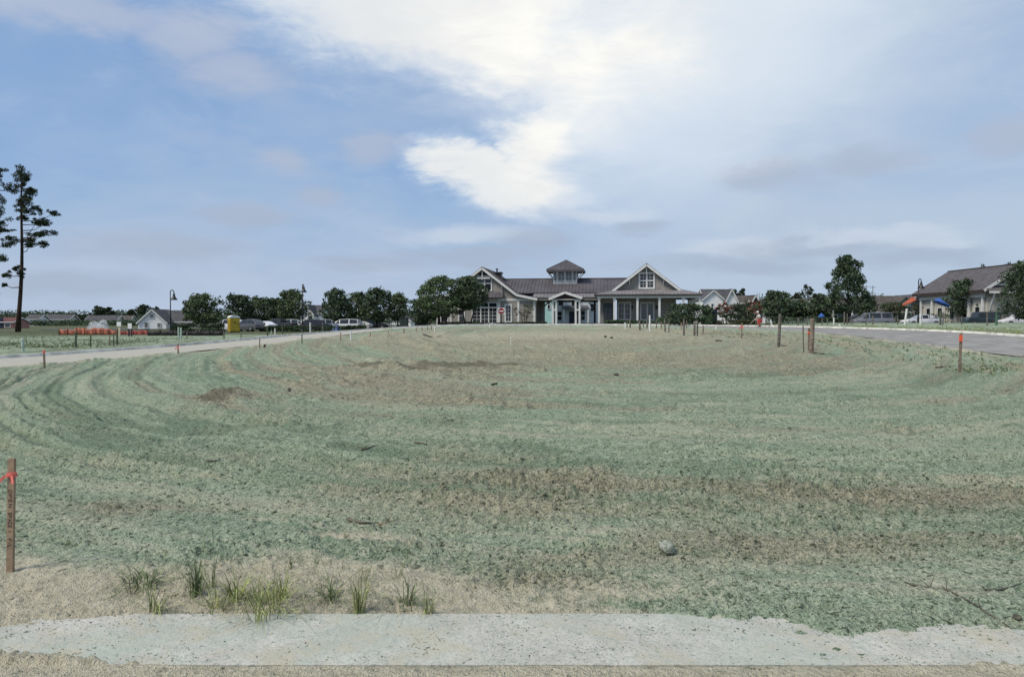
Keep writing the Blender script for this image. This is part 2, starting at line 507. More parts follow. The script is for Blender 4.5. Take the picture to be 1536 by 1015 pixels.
def track_coord(x, y):
    """distance measured across the curved wheel tracks that circle the mound"""
    cx, cy = 3.5, 44.0
    dx, dy = (x - cx) / 0.55, (y - cy)
    e = np.hypot(dx, dy) + 0.8 * vn(x / 9, y / 9, 33) + .25 * vn(x / 3, y / 3, 34)
    return e, np.arctan2(dy, dx)
def ground_material():
    m = bpy.data.materials.new('ground_soil'); m.use_nodes = True
    g = NG(m.node_tree); g.n.clear()
    p = g.new('ShaderNodeBsdfPrincipled'); o = g.new('ShaderNodeOutputMaterial'); g.l.new(p.outputs[0], o.inputs[0])
    tc = g.new('ShaderNodeTexCoord'); v = tc.outputs['Object']
    at = lambda n: g.new('ShaderNodeAttribute', attribute_name=n).outputs['Fac']
    br, sa, gr, th = at('brown'), at('sand'), at('grass'), at('thick')
    n1 = g.noise(v, 1.1, 3, .6); n2 = g.noise(v, 11, 4, .7); n3 = g.noise(v, 52, 3, .7); n4 = g.noise(v, 150, 1, .7)
    green = g.mix(g.ramp(n2, .33, .66), (.18, .255, .162), (.415, .50, .365))
    green = g.mix(g.ramp(n1, .35, .7, 0, .5), green, (.24, .35, .24))
    green = g.mix(g.ramp(n3, .5, .72, 0, .8), green, (.57, .62, .465))
    green = g.mix(g.ramp(n3, .475, .36, 0, .85), green, (.075, .105, .068))  # dark mulch bits, also painting the shade of small pits
    tt = g.m('ADD', th, g.m('MULTIPLY', g.m('SUBTRACT', n2, .5), .5))
    green = g.mix(g.ramp(tt, .55, 1.0, 0, .72), green, g.mix(g.ramp(n3, .35, .65), (.068, .116, .071), (.21, .305, .205)))
    green = g.mix(g.ramp(tt, .42, .0, 0, .7), green, g.mix(g.ramp(n3, .35, .65), (.32, .33, .232), (.60, .61, .46)))
    soil = g.mix(g.ramp(n2, .3, .7), (.225, .20, .135), (.44, .405, .295))
    soil = g.mix(g.ramp(n3, .5, .72, 0, .75), soil, (.58, .535, .42))
    soil = g.mix(g.ramp(n3, .475, .36, 0, .8), soil, (.075, .064, .045))  # dark flecks paint shaded pits into the soil colour
    soil = g.mix(g.ramp(br, 1.0, 1.55, 0, .8), soil, g.mix(n2, (.075, .060, .042), (.16, .132, .095)))      # freshly turned, still moist
    sand = g.mix(g.ramp(n2, .3, .7), (.44, .40, .295), (.59, .54, .41))
    sand = g.mix(g.ramp(n3, .55, .75, 0, .55), sand, (.31, .27, .18))
    # the mulch sticks in flecks, so its edges break up
    f = g.m('ADD', br, g.m('MULTIPLY', g.m('SUBTRACT', n2, .5), 1.0)); f = g.m('ADD', f, g.m('MULTIPLY', g.m('SUBTRACT', n3, .5), .8))
    c = g.mix(g.ramp(f, .05, .95, .10, .85), green, soil)
    f2 = g.m('ADD', sa, g.m('MULTIPLY', g.m('SUBTRACT', n2, .5), 1.1)); f2 = g.m('ADD', f2, g.m('MULTIPLY', g.m('SUBTRACT', n3, .5), .7))
    c = g.mix(g.ramp(f2, .2, .95, 0, .88), c, sand)
    lawn = g.mix(g.ramp(n1, .3, .7), (.07, .085, .045), (.13, .14, .08))
    c = g.mix(gr, c, lawn)
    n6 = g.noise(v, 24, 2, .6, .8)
    c = g.mix(g.m('MULTIPLY', g.ramp(n6, .43, .33, 0, .9), g.m('SUBTRACT', 1.0, g.m('MULTIPLY', sa, .6))), c, (.058, .070, .045))  # dark mulch flecks that also paint shade into pits and crevices
    # pale fibre flecks of the mulch
    c = g.mix(g.ramp(n4, .66, .78, 0, .4), c, (.46, .47, .39))
    g.put(p.inputs['Base Color'], c)
    p.inputs['Roughness'].default_value = .95; p.inputs['Specular IOR Level'].default_value = .12
    hgt = g.m('ADD', g.m('MULTIPLY', n3, .9), g.m('MULTIPLY', n4, .3)); hgt = g.m('ADD', hgt, g.m('MULTIPLY', n2, 1.2))
    b = g.new('ShaderNodeBump'); b.inputs['Strength'].default_value = 1.0; b.inputs['Distance'].default_value = .04
    g.put(b.inputs['Height'], hgt); g.l.new(b.outputs[0], p.inputs['Normal'])
    MATS['ground_soil'] = m
    return m


def thick_mask(x, y, cell=None):
    """how thickly the mulch lies: long streaks along the passes of the spreader"""
    e, th = track_coord(x, y); arc = th * 30
    f = (lambda s: 1.0) if cell is None else (lambda s: 1 - S(s * .35, s * .9, cell))
    m = .5 + .34 * vn(e * .8, arc * .07, 201) + .34 * vn(e * 2.4, arc * .16, 202) * (.55 + .45 * vn(x / 3, y / 3, 207)) + .30 * vn(e * 6.5, arc * .4, 203) * f(.15) + .22 * vn(e * 15, arc * .9, 204) * f(.066)
    return np.clip(m + .18 * fbm(x, y, .5, 2, 205), 0, 1)


def ground_height(x, y, cell):
    """full relief; cell = local mesh spacing, so that no detail finer than the mesh is asked for"""
    z = hb(x, y)
    rd = road_dist(x, y)
    br, sa = soil_masks(x, y)
    field = S(-.6, .6, rd) * (1 - S(74, 84, y)) * S(-40, -20, x + 0 * y) * (1 - S(55, 75, np.abs(x)))
    fade = lambda s: 1 - S(s * .35, s * .9, cell)
    e, _ = track_coord(x, y)
    # wheel and harrow tracks
    mod = .45 + .55 * vn(x / 4, y / 4, 71)
    tr = .018 * vn(e * .9, e * 0 + .5, 3) + .011 * vn(e * 2.6, e * 0 + 7.5, 4) * mod + .010 * vn(e * 6.5, x * .15, 6) * fade(.2)
    far = S(9, 25, y)
    tr = tr * (1.4 + .8 * far)
    for px, py, w, dpt in [(560, 706, .10, .065), (560, 690, .12, -.03), (500, 668, .14, .05), (800, 752, .12, .05), (800, 770, .10, .04), (400, 735, .10, .05), (1100, 720, .1, .04), (700, 640, .16, .045), (300, 625, .3, .09), (900, 540, .6, .10), (700, 560, .5, .10), (1000, 530, .6, .08), (1150, 660, .2, .05), (600, 600, .4, .07), (850, 520, .9, .12)]:
        c = G_(px, py); e0 = float(track_coord(np.array([c[0]]), np.array([c[1]]))[0][0])
        q = (e - e0) / w
        brk = S(-.6, .1, vn(x / 6 + px, y / 6, 81))
        tr = tr - dpt * np.exp(-q * q) * brk + .55 * dpt * np.exp(-((np.abs(q) - 1.8) / .7) ** 2) * brk
    rough = (.85 + .65 * np.minimum(br, 1)) * (1 - .62 * sa)
    ang = .35
    xr, yr = x * math.cos(ang) - y * math.sin(ang), x * math.sin(ang) + y * math.cos(ang)
    patch = .55 + .9 * S(-.3, .6, fbm(x, y, 1.4, 2, 15))
    lump = np.maximum(0, vn(x / .13, y / .11, 12) - .05) * .016 * fade(.13) + np.maximum(0, vn(xr / .07, yr / .06, 13)) * .030 * fade(.07)
    lump = lump + np.maximum(-.2, vn(x / .040, y / .036, 14)) * .024 * fade(.04) + vn(xr / .021, yr / .021, 16) * .010 * fade(.021)
    lump = lump + .016 * vn(x / .34, y / .30, 17) * fade(.34) + .035 * vn(x / 1.1, y / .9, 18)
    lump = lump + .045 * np.maximum(0, vn(x / .22, y / .2, 24)) * fade(.22) * S(6, 12, y) + .06 * np.maximum(0, vn(x / .8, y / .7, 19) - .2) * far + .09 * np.maximum(0, vn(x / 2.2, y / 1.8, 23) - .2) * far
    tr = tr + (thick_mask(x, y, cell) - .5) * (-.032) * (1 + .4 * far)
    z = z + field * (tr * (1 - .6 * sa) + lump * rough * patch * (1 - .35 * far * 0))
    # pushed-up dirt: a small pile and two windrows
    for px, py, ax, ay, h in [(348, 598, .36, .3, .11), (318, 603, .3, .28, .05), (590, 556, 1.7, .30, .15), (680, 551, 2.2, .32, .14), (740, 548, .8, .3, .09), (560, 553, 1.4, .4, .06), (330, 668, .8, .35, .07), (1050, 615, 1.6, .5, .06)]:
        c = G_(px, py)
        z = z + h * ell(x, y, c, ax, ay) * (1 + .55 * vn(x / .3, y / .3, 31) + .35 * vn(x / .12, y / .12, 32) * fade(.12))
    # foreground strip of concrete: the ground lies just under it except where soil has washed over it
    inb = S(KERB0 - .02, KERB0 + .005, y) * (1 - S(KERB1 - .005, KERB1 + .05, y))
    top = KERB1 + .10 * (1 - S(.7, 1.3, x)) * S(-2.4, -1.8, x) - .02 - .30 * S(1.25, 1.75, x) * (.55 + .6 * vn(x / .33, x * 0 + .5, 51)) + .014 * vn(x / .035, y / .04, 52) + .03 * vn(x / .3, x * 0, 55) * S(.6, 1.4, x)
    bot = KERB0 - .06 + .07 * S(-1.4, -2.2, x) + .05 * S(1.5, 2.4, x) + .20 * S(-1.3, -2.7, x) * (.7 + .4 * vn(x / .5, x * 0 + .5, 53)) + .012 * vn(x / .035, y / .04, 54) + .02 * S(1.0, 2.0, x) * vn(x / .2, y / .2, 57)
    topl = -.22 * S(-2.2, -3.2, x) * (.7 + .6 * vn(x / .3, x * 0 + 9, 58))
    spill = np.maximum(S(top + topl - .15, top + topl + .03, y), 1 - S(bot - .02, bot + .07, y))
    blot = S(.22, .5, fbm(x, y, .10, 3, 59)) * np.maximum(np.maximum(S(.9, 1.6, x), S(-1.6, -2.6, x)), .12) * .6
    spill = np.maximum(spill, blot)
    zc = -.022 + .052 * spill + (.012 * vn(x / .03, y / .028, 56) + .009 * vn(x / .07, y / .06, 96)) * S(0, .3, spill)
    z = z * (1 - inb) + zc * inb
    # sand pan in front of it and raised soil behind
    z = np.where(y < KERB0, .0125 + .20 * (z - .012) + .006 * vn(x / .25, y / .2, 62) * fade(.25), z)
    z = z + .03 * S(KERB1, KERB1 + .5, y) * (1 - S(6, 9, y))
    z = z - .16 * (1 - S(-.75, -.25, rd))
    lawn = np.maximum(S(80, 86, y), 0)
    lawn = np.maximum(lawn, S(1.5, 3.5, rd) * S(-20, -60, x) * S(50, 75, y))
    grass = np.clip(lawn * (1 - .0 * x), 0, 1)
    # rough weeds tint the verges
    side = S(.8, 2.5, rd) * ((x < -15) | (x > 27)) * S(-.15, .45, fbm(x, y, 2.2, 3, 91)) * .55
    grass = np.maximum(grass, side)
    near_edge = (1 - S(0, 1.2, rd)) * ((x > -16) & (x < 26)) * (y < 70)
    sa = np.maximum(sa, .8 * near_edge)
    br = br * (1 - .9 * S(1, 2, rd) * ((x < -17) | (x > 29)))
    return z, br, sa, grass, thick_mask(x, y, cell)


def build_ground():
    rows = np.concatenate([np.array([-3000, -800, -200, -60, -25, -10, -4, -1, .6, 1.3, 1.8]), np.geomspace(2.2, 82, 760), np.geomspace(83, 3500, 46)])
    NI, NO = 880, 20
    u = np.linspace(-1, 1, NI)
    W = .70 * np.maximum(rows, 3.2) + 1.6
    t = (np.arange(1, NO + 1) / NO) ** 1.6
    out = W[:, None] * (np.maximum(3500, W[:, None] * 1.6) / W[:, None]) ** t[None, :]
    X = np.concatenate([-out[:, ::-1], W[:, None] * u[None, :], out], axis=1)
    Y = np.repeat(rows[:, None], X.shape[1], axis=1)
    nr, nc = X.shape
    cell = np.maximum(np.gradient(X, axis=1), np.gradient(Y, axis=0) * .55)
    x, y = X.ravel(), Y.ravel()
    z, br, sa, gr, tk = ground_height(x, y, cell.ravel())
    V = np.stack([x, y, z], 1)
    i = np.arange(nr * nc).reshape(nr, nc)
    F = np.stack([i[:-1, :-1], i[:-1, 1:], i[1:, 1:], i[1:, :-1]], -1).reshape(-1, 4)
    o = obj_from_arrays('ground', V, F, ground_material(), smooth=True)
    for n, a in (('brown', br), ('sand', sa), ('grass', gr), ('thick', tk)):
        at = o.data.attributes.new(n, 'FLOAT', 'POINT'); at.data.foreach_set('value', a.astype(np.float32))
    tag(o, 'graded soil mound sprayed with pale green hydroseed mulch and streaked with wheel tracks', 'ground', kind='structure')
    return rows, X, z.reshape(nr, nc)


G_ROWS, G_X, G_Z = build_ground()


def zg(x, y):
    """height of the finished ground mesh at a point"""
    r = int(np.clip(np.searchsorted(G_ROWS, y) - 1, 0, len(G_ROWS) - 2)); t = (y - G_ROWS[r]) / (G_ROWS[r + 1] - G_ROWS[r])
    a = np.interp(x, G_X[r], G_Z[r]); b = np.interp(x, G_X[r + 1], G_Z[r + 1])
    return float(a + (b - a) * t)


def zg_many(x, y):
    z = np.zeros(len(x)); r = np.clip(np.searchsorted(G_ROWS, y) - 1, 0, len(G_ROWS) - 2)
    for k in np.unique(r):
        q = np.where(r == k)[0]; t = (y[q] - G_ROWS[k]) / (G_ROWS[k + 1] - G_ROWS[k])
        z[q] = np.interp(x[q], G_X[k], G_Z[k]) * (1 - t) + np.interp(x[q], G_X[k + 1], G_Z[k + 1]) * t
    return z


def GG(px, py):
    """point of the finished ground mesh seen at a photo position"""
    v = G(px, py); dx, dy, dz = ray(px, py)
    for _ in range(8):
        t = (zg(v.x, v.y) - EYE) / dz
        if not 1.5 < t < 300: break
        v = Vector((dx * t, dy * t, 0)) if _ == 0 else Vector(((dx * t + v.x) / 2, (dy * t + v.y) / 2, 0))
    v.z = zg(v.x, v.y); return v


def strip(name, m, o0, o1, z0, z1, r0=0, r1=None, side=1, label=None, cat=None):
    """ribbon along the road: from offset o0 to o1 beyond its edge on one side (side 1 = outer, -1 = inner)"""
    pts = ROAD[r0:r1]; mb = MB(); n = len(pts)
    for i, p in enumerate(pts):
        a = pts[max(0, i - 1)][:2]; b = pts[min(n - 1, i + 1)][:2]; d = (b - a) / np.linalg.norm(b - a)
        nr = np.array([-d[1], d[0]]) * side
        for off, zz in ((o0, z0), (o1, z1)):
            q = p[:2] + nr * (p[2] + off)
            mb.v.append((q[0], q[1], H(*q) + zz))
    mb.f = [(2 * i, 2 * i + 1, 2 * i + 3, 2 * i + 2) for i in range(n - 1)]
    return mb


def build_roads():
    asph = mat('asphalt', (.24, .23, .215), .92, .1, 1.1, .5, 60, spec=.2, col2=(.125, .122, .12))
    conc = mat('concrete_kerb', (.56, .55, .50), .9, .16, 1.6, .35, 50, spec=.2)
    mb = MB(); n = len(ROAD)
    for i, p in enumerate(ROAD):
        a = ROAD[max(0, i - 1)][:2]; b = ROAD[min(n - 1, i + 1)][:2]; d = (b - a) / np.linalg.norm(b - a); nr = np.array([-d[1], d[0]])
        for k in range(9):
            s = -1 + k / 4; q = p[:2] + nr * p[2] * s
            mb.v.append((q[0], q[1], H(*q) + .02 + .05 * (1 - s * s)))
    mb.f = [(9 * i + k, 9 * i + k + 1, 9 * i + k + 10, 9 * i + k + 9) for i in range(n - 1) for k in range(8)]
    dusty = bpy.data.materials.new('dusty_asphalt'); dusty.use_nodes = True
    g = NG(dusty.node_tree); pb = g.n['Principled BSDF']; tc = g.new('ShaderNodeTexCoord'); v = tc.outputs['Object']
    sx = g.new('ShaderNodeSeparateXYZ'); g.put(sx.inputs[0], v)
    c = g.mix(g.ramp(g.noise(v, 1.1, 5), .3, .7), (.185, .18, .172), (.30, .29, .27))
    f = g.m('ADD', g.ramp(sx.outputs[0], 2, -9, -.25, .75), g.m('MULTIPLY', g.noise(v, .9, 5, .65), .5)); f = g.ramp(f, .15, .95, 0, .9)     # sand tracked onto the left arm
    c = g.mix(f, c, g.mix(g.noise(v, 3, 4), (.33, .315, .265), (.45, .43, .37)))
    g.put(pb.inputs['Base Color'], c); pb.inputs['Roughness'].default_value = .93; pb.inputs['Specular IOR Level'].default_value = .15
    r = mb.build('road', dusty, smooth=True)
    mud = mat('dried_mud', (.46, .45, .41), .95, .15, 2); rr = random.Random(4); ms = MB(); N_ = len(ROAD)
    for i0, i1, sft in ((150, 166, .30), (168, 174, .34), (153, 160, -.05), (163, 170, -.12), (141, 150, .25), (172, 178, .0), (146, 158, -.45), (158, 172, .62)):
        for j in range(i0, min(i1, N_ - 2)):
            if rr.random() < .3: continue
            w_ = rr.uniform(.015, .05); s0 = sft + rr.uniform(-.03, .03); k0 = len(ms.v)
            for jj in (j, j + 1):
                p_ = ROAD[jj]; a_ = ROAD[jj - 1][:2]; b2 = ROAD[jj + 1][:2]; d_ = (b2 - a_) / np.linalg.norm(b2 - a_); nn_ = np.array([-d_[1], d_[0]])
                for s_ in (s0, s0 + w_): q_ = p_[:2] + nn_ * p_[2] * s_; ms.v.append((q_[0], q_[1], H(*q_) + .028 + .05 * (1 - s_ * s_)))
            ms.f.append((k0, k0 + 1, k0 + 3, k0 + 2))
    tag(ms.build('mud_streaks', mud, fixn=False), 'pale dried mud streaks along the right arm of the road', 'mud', kind='stuff'); tag(r, 'dark asphalt loop road curving round the open space', 'road', kind='structure')
    # the outer side carries a gutter pan and a raised kerb
    k = MB()
    for o0, o1, z0, z1 in ((-.62, -.02, .045, .03), (-.02, .03, .03, .15), (.03, .20, .15, .155), (.20, .21, .155, -.1)):
        s_ = strip('k', conc, o0, o1, z0, z1); k.add(s_.v, s_.f)
    kb = k.build('road_kerb', conc, fixn=False); tag(kb, 'pale concrete gutter and raised kerb on the outer side of the loop road', 'kerb', kind='structure')
    m2 = MB(); nn = 40
    for i in range(nn + 1):
        x = 34 + 62 * i / nn
        for k in range(5): y = 94.3 + 7.7 * k / 4; m2.v.append((x, y, H(x, y) + .06))
    m2.f = [(5 * i + k, 5 * i + 5 + k, 5 * i + 6 + k, 5 * i + 1 + k) for i in range(nn) for k in range(4)]
    tag(m2.build('side_road', asph), 'asphalt side road with parked cars beyond the right bank', 'road', kind='structure')
    # foreground concrete strip
    kc = bpy.data.materials.new('strip_concrete'); kc.use_nodes = True
    g = NG(kc.node_tree); p = g.n['Principled BSDF']; tc = g.new('ShaderNodeTexCoord'); v = tc.outputs['Object']
    n1 = g.noise(v, 3, 5, .6); n2 = g.noise(v, 30, 5, .7); n3 = g.noise(v, 120, 3, .7)
    c = g.mix(g.ramp(n1, .3, .7), (.40, .39, .35), (.53, .515, .465)); c = g.mix(g.ramp(n2, .52, .66, 0, .7), c, (.31, .34, .30)); c = g.mix(g.ramp(g.noise(v, 48, 3, .7, 1.5), .53, .62, 0, .75), c, (.19, .22, .185)); c = g.mix(g.ramp(g.noise(v, 18, 4, .7, 1.0), .54, .66, 0, .6), c, (.27, .31, .265))
    c = g.mix(g.ramp(n3, .62, .75, 0, .5), c, (.26, .28, .26)); c = g.mix(g.ramp(g.noise(v, 1.2, 4), .38, .68, 0, .6), c, (.35, .405, .345)); c = g.mix(g.ramp(g.noise(v, 2.2, 6, .7), .47, .66, 0, .7), c, (.43, .39, .29))
    g.put(p.inputs['Base Color'], c); p.inputs['Roughness'].default_value = .92; p.inputs['Specular IOR Level'].default_value = .15
    b = g.new('ShaderNodeBump'); b.inputs['Strength'].default_value = .7; b.inputs['Distance'].default_value = .015; g.put(b.inputs['Height'], n2); g.l.new(b.outputs[0], p.inputs['Normal'])
    root = tag(empty('kerb', (0, KERB0, 0)), 'flush concrete kerb strip across the foreground partly buried in sand and mulch', 'kerb', kind='structure')
    xs = [-9.2, -6.15, -3.1, -.05 - 2.0, 1.0, 2.52, 5.5, 9.2]; xs = [-9.2, -4.26, 1.84, 4.9, 9.2]
    for a, b_ in zip(xs[:-1], xs[1:]):
        q = MB().box(a + .0012, b_ - .0012, 0, KERB1 - KERB0, -.25, .012)
        so_ = q.build('kerb_section', kc, root)
        bv = so_.modifiers.new('bevel', 'BEVEL'); bv.width = .003; bv.segments = 2


build_roads()


def build_clods():
    """loose crumbs of soil and mulch lying on the field"""
    rng = np.random.RandomState(11)
    n = 95000
    yy = 2.9 * np.exp(rng.rand(n) ** 1.15 * math.log(24 / 2.9)); xx = (rng.rand(n) * 2 - 1) * (.72 * yy + 1.0)
    br, sa = soil_masks(xx, yy)
    dens = (.22 + 1.1 * br) * (1 - .72 * sa) * (.35 + .65 * S(-.2, .5, fbm(xx, yy, .7, 3, 15)))
    inb = (yy > KERB0) & (yy < KERB1); dens = np.where(inb, .01 + .16 * S(.8, 1.8, xx) + .2 * S(-1.5, -2.5, xx), dens)
    k = rng.rand(n) < dens; xx, yy, br, sa = xx[k], yy[k], br[k], sa[k]; n = len(xx)
    base = np.array([(0, 0, 1), (.95, 0, .25), (.3, .9, .3), (-.75, .55, .2), (-.75, -.55, .3), (.3, -.9, .25), (0, 0, -.7)], float)
    tri = np.array([(0, 1, 2), (0, 2, 3), (0, 3, 4), (0, 4, 5), (0, 5, 1), (6, 2, 1), (6, 3, 2), (6, 4, 3), (6, 5, 4), (6, 1, 5)])
    s = .0035 + .014 * rng.rand(n) ** 3; s *= np.clip(.55 + yy * .07, .8, 1.7)
    s = np.where((yy > KERB0) & (yy < KERB1), np.minimum(s, .0055), s)
    s = np.where(yy < KERB0, np.minimum(s, .007), s)
    a = rng.rand(n) * 6.283
    B = base[None] * (1 + .45 * (rng.rand(n, 7, 3) - .5))
    B = B * s[:, None, None] * np.stack([1.15 + .6 * rng.rand(n), np.ones(n), .55 + .4 * rng.rand(n)], 1)[:, None, :]
    c, q = np.cos(a)[:, None], np.sin(a)[:, None]
    X = B[..., 0] * c - B[..., 1] * q + xx[:, None]; Y = B[..., 0] * q + B[..., 1] * c + yy[:, None]
    zz = zg_many(xx, yy); zz = np.where((yy > KERB0) & (yy < KERB1), np.maximum(zz, .012), zz)
    Z = B[..., 2] + (zz - s * .05)[:, None]
    V = np.stack([X, Y, Z], -1).reshape(-1, 3); F = (tri[None] + 7 * np.arange(n)[:, None, None]).reshape(-1, 3)
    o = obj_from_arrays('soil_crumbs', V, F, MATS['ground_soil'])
    for nm, arr in (('brown', np.clip(br - .05, 0, 1)), ('sand', sa * .8), ('grass', br * 0), ('thick', thick_mask(xx, yy))):
        at = o.data.attributes.new(nm, 'FLOAT', 'POINT'); at.data.foreach_set('value', np.repeat(arr, 7).astype(np.float32))
    tag(o, 'loose soil clods and mulch crumbs scattered over the graded field', 'soil', kind='stuff')


build_clods()


def build_flecks():
    """bits of mulch fibre lying on the concrete strip"""
    rng = np.random.RandomState(21); n = 9000
    x = (rng.rand(n) * 2 - 1) * 5.2; y = KERB0 + .01 + rng.rand(n) * (KERB1 - KERB0 - .02)
    k = rng.rand(n) < .08 + .92 * S(-.1, .5, fbm(x, y, .22, 3, 301)); x, y = x[k], y[k]; n = len(x)
    L = .002 + .011 * rng.rand(n) ** 3.2; w = L * (.25 + .4 * rng.rand(n)); a = rng.rand(n) * 6.283; h = .0015 + .004 * rng.rand(n)
    base = np.array([(-1, 0, 0), (-.2, -1, 0), (1, -.2, 0), (.2, 1, 0), (0, 0, 1)], float); B = base[None] * (1 + .5 * (rng.rand(n, 5, 3) - .5)) * np.stack([L, w, h], 1)[:, None, :]
    c, s_ = np.cos(a)[:, None], np.sin(a)[:, None]; zz = np.maximum(.0122, zg_many(x, y))
    V = np.stack([B[..., 0] * c - B[..., 1] * s_ + x[:, None], B[..., 0] * s_ + B[..., 1] * c + y[:, None], B[..., 2] + zz[:, None]], -1).reshape(-1, 3)
    F = (np.array([(0, 1, 4), (1, 2, 4), (2, 3, 4), (3, 0, 4)])[None] + 5 * np.arange(n)[:, None, None]).reshape(-1, 3)
    o = obj_from_arrays('mulch_flecks', V, F, mat('mulch_fibre', (.20, .24, .19), .95, .3, 20, island=.5)); tag(o, 'dark flecks of mulch fibre strewn over the concrete kerb', 'mulch', kind='stuff')


build_flecks()
# ------------------------------------------------------------------ vegetation
LEAF = mat('oak_leaves', (.092, .132, .062), .75, .3, 1.2, spec=.25, island=.6)
LEAF2 = mat('dark_leaves', (.066, .102, .054), .75, .3, 1.2, spec=.25, island=.45)
LEAF3 = mat('olive_leaves', (.075, .085, .045), .8, .25, 1.2, spec=.2, island=.4)
NEEDLE = mat('pine_needles', (.045, .066, .036), .75, .3, 1.5, spec=.2, island=.4)
BARK = mat('bark', (.055, .042, .032), .95, .3, 5, .6, 30, spec=.1)
PINEBARK = mat('pine_bark', (.062, .044, .034), .95, .35, 4, .6, 25, spec=.1)
BLOSSOM = mat('crimson_blossom', (.36, .03, .045), .8, .2, 2, island=.4)
RNG = np.random.RandomState(3)


def cards(C, size, up=.3, asp=.6, rng=RNG):
    """leaf-sized bent cards at points C; returns verts and quads"""
    n = len(C); d = rng.normal(size=(n, 3)); d[:, 2] += up * 0; d /= np.linalg.norm(d, axis=1)[:, None]
    e = rng.normal(size=(n, 3)); e -= (e * d).sum(1)[:, None] * d; e /= np.linalg.norm(e, axis=1)[:, None]
    s = (size * (.6 + .8 * rng.rand(n)))[:, None]
    nn = np.cross(d, e) * s * .12
    V = np.stack([C - d * s * .5, C + e * s * .5 * asp + nn, C + d * s * .5, C - e * s * .5 * asp + nn], 1).reshape(-1, 3)
    F = np.arange(4 * n).reshape(n, 4)
    return V, F


def envelope(kind, h):
    if kind == 'cone': return np.clip(1.05 - h, .06, 1) ** .72 * np.clip(h / .12, .3, 1)
    if kind == 'oak': return np.sqrt(np.clip(1 - (2 * h - .82) ** 2 / 1.5, 0.02, 1)) * np.clip(.45 + h * 3, 0, 1)
    if kind == 'flat': return np.sqrt(np.clip(1 - (h * 1.05 - .25) ** 2 * 1.3, .03, 1))
    return np.sqrt(np.clip(1 - (2 * h - 1) ** 2, .02, 1))


def crown_points(kind, rx, ry, z0, z1, nclump, nleaf, rng, rc=.2):
    h = rng.rand(nclump); a = rng.rand(nclump) * 6.283; q = rng.rand(nclump) ** .45
    lob = 1.02 + .26 * np.sin(a * 3 + rng.rand() * 6 + h * 5) + .18 * np.sin(a * 5 + rng.rand() * 6 - h * 7)
    r = envelope(kind, h) * q * lob
    c = np.stack([r * rx * np.cos(a), r * ry * np.sin(a), z0 + (z1 - z0) * h], 1)
    k = rng.randint(0, nclump, nleaf)
    off = rng.normal(size=(nleaf, 3)); off /= np.linalg.norm(off, axis=1)[:, None]
    off *= (rng.rand(nleaf) ** .5)[:, None] * (rc * (.6 + .8 * rng.rand(nclump))[k])[:, None] * np.array([rx, ry, (z1 - z0) * .42])
    return c, c[k] + off


def make_tree(name, label, cat, px, Y, top, width, cb=.22, kind='oak', leaf=None, n=3000, seed=1, group=None, size=None, base=None, trunks=1, clumps=90, dy=None, rc=.24, blossom=None, fill=True):
    """top = photo height of its tip; width in photo px; cb = height fraction where leaves begin"""
    rng = np.random.RandomState(seed); x = (px - 768) / FPX * Y
    z0 = H(x, Y) if base is None else base
    hgt = P(px, top, Y).z - z0; w = width / FPX * Y / 2 * 1.06
    root = empty(name, (x, Y, z0)); root['label'] = label; root['category'] = cat
    if group: root['group'] = group
    c, L = crown_points(kind, w, w if dy is None else dy, hgt * cb, hgt * .985, clumps, n, rng, rc)
    m = int(n * .35); h = rng.rand(m) ** .9; a = rng.rand(m) * 6.283; q = np.sqrt(rng.rand(m)) * .92 * envelope(kind, h)
    L = np.concatenate([L, np.stack([q * w * np.cos(a), q * (w if dy is None else dy) * np.sin(a), hgt * cb + hgt * (.97 - cb) * h], 1)]) if fill else L
    L = L[(L[:, 2] > hgt * cb * .8)]
    sz = size or max(.18, .0027 * Y)
    V, F = cards(L, np.full(len(L), sz), rng=rng)
    t = MB()
    for k in range(trunks):
        a = 6.283 * k / max(1, trunks) + .4; sp = 0 if trunks == 1 else .12 * w
        b = Vector((math.cos(a) * sp, math.sin(a) * sp * .5, -.1)); tip = Vector((math.cos(a) * sp * 3.5, math.sin(a) * sp * 2, hgt * .8))
        r0 = max(.07, hgt * .02) / (1 if trunks == 1 else 1.5)
        mid = b.lerp(tip, .45) + Vector((rng.normal() * .06 * w, rng.normal() * .06 * w, 0))
        t.tube([b, b.lerp(mid, .5), mid, tip], [r0 * 1.25, r0, r0 * .75, r0 * .25], 7)
        for j in range(5):
            q = c[rng.randint(len(c))]; st = b.lerp(tip, .35 + .1 * j)
            t.tube([st, st.lerp(Vector(q), .5) + Vector((0, 0, .1 * hgt * .3)), q], [r0 * .45, r0 * .3, r0 * .1], 5)
    t.build('trunk', BARK, root, True)
    obj_from_arrays('crown', V, F, leaf or LEAF, root)
    if blossom:
        kk = rng.choice(len(L), int(n * blossom)); B = L[kk]; B = B[B[:, 2] > hgt * .45]
        V, F = cards(B + rng.normal(size=B.shape) * .05, np.full(len(B), sz * 1.15), rng=rng); obj_from_arrays('blossom', V, F, BLOSSOM, root)
    return root


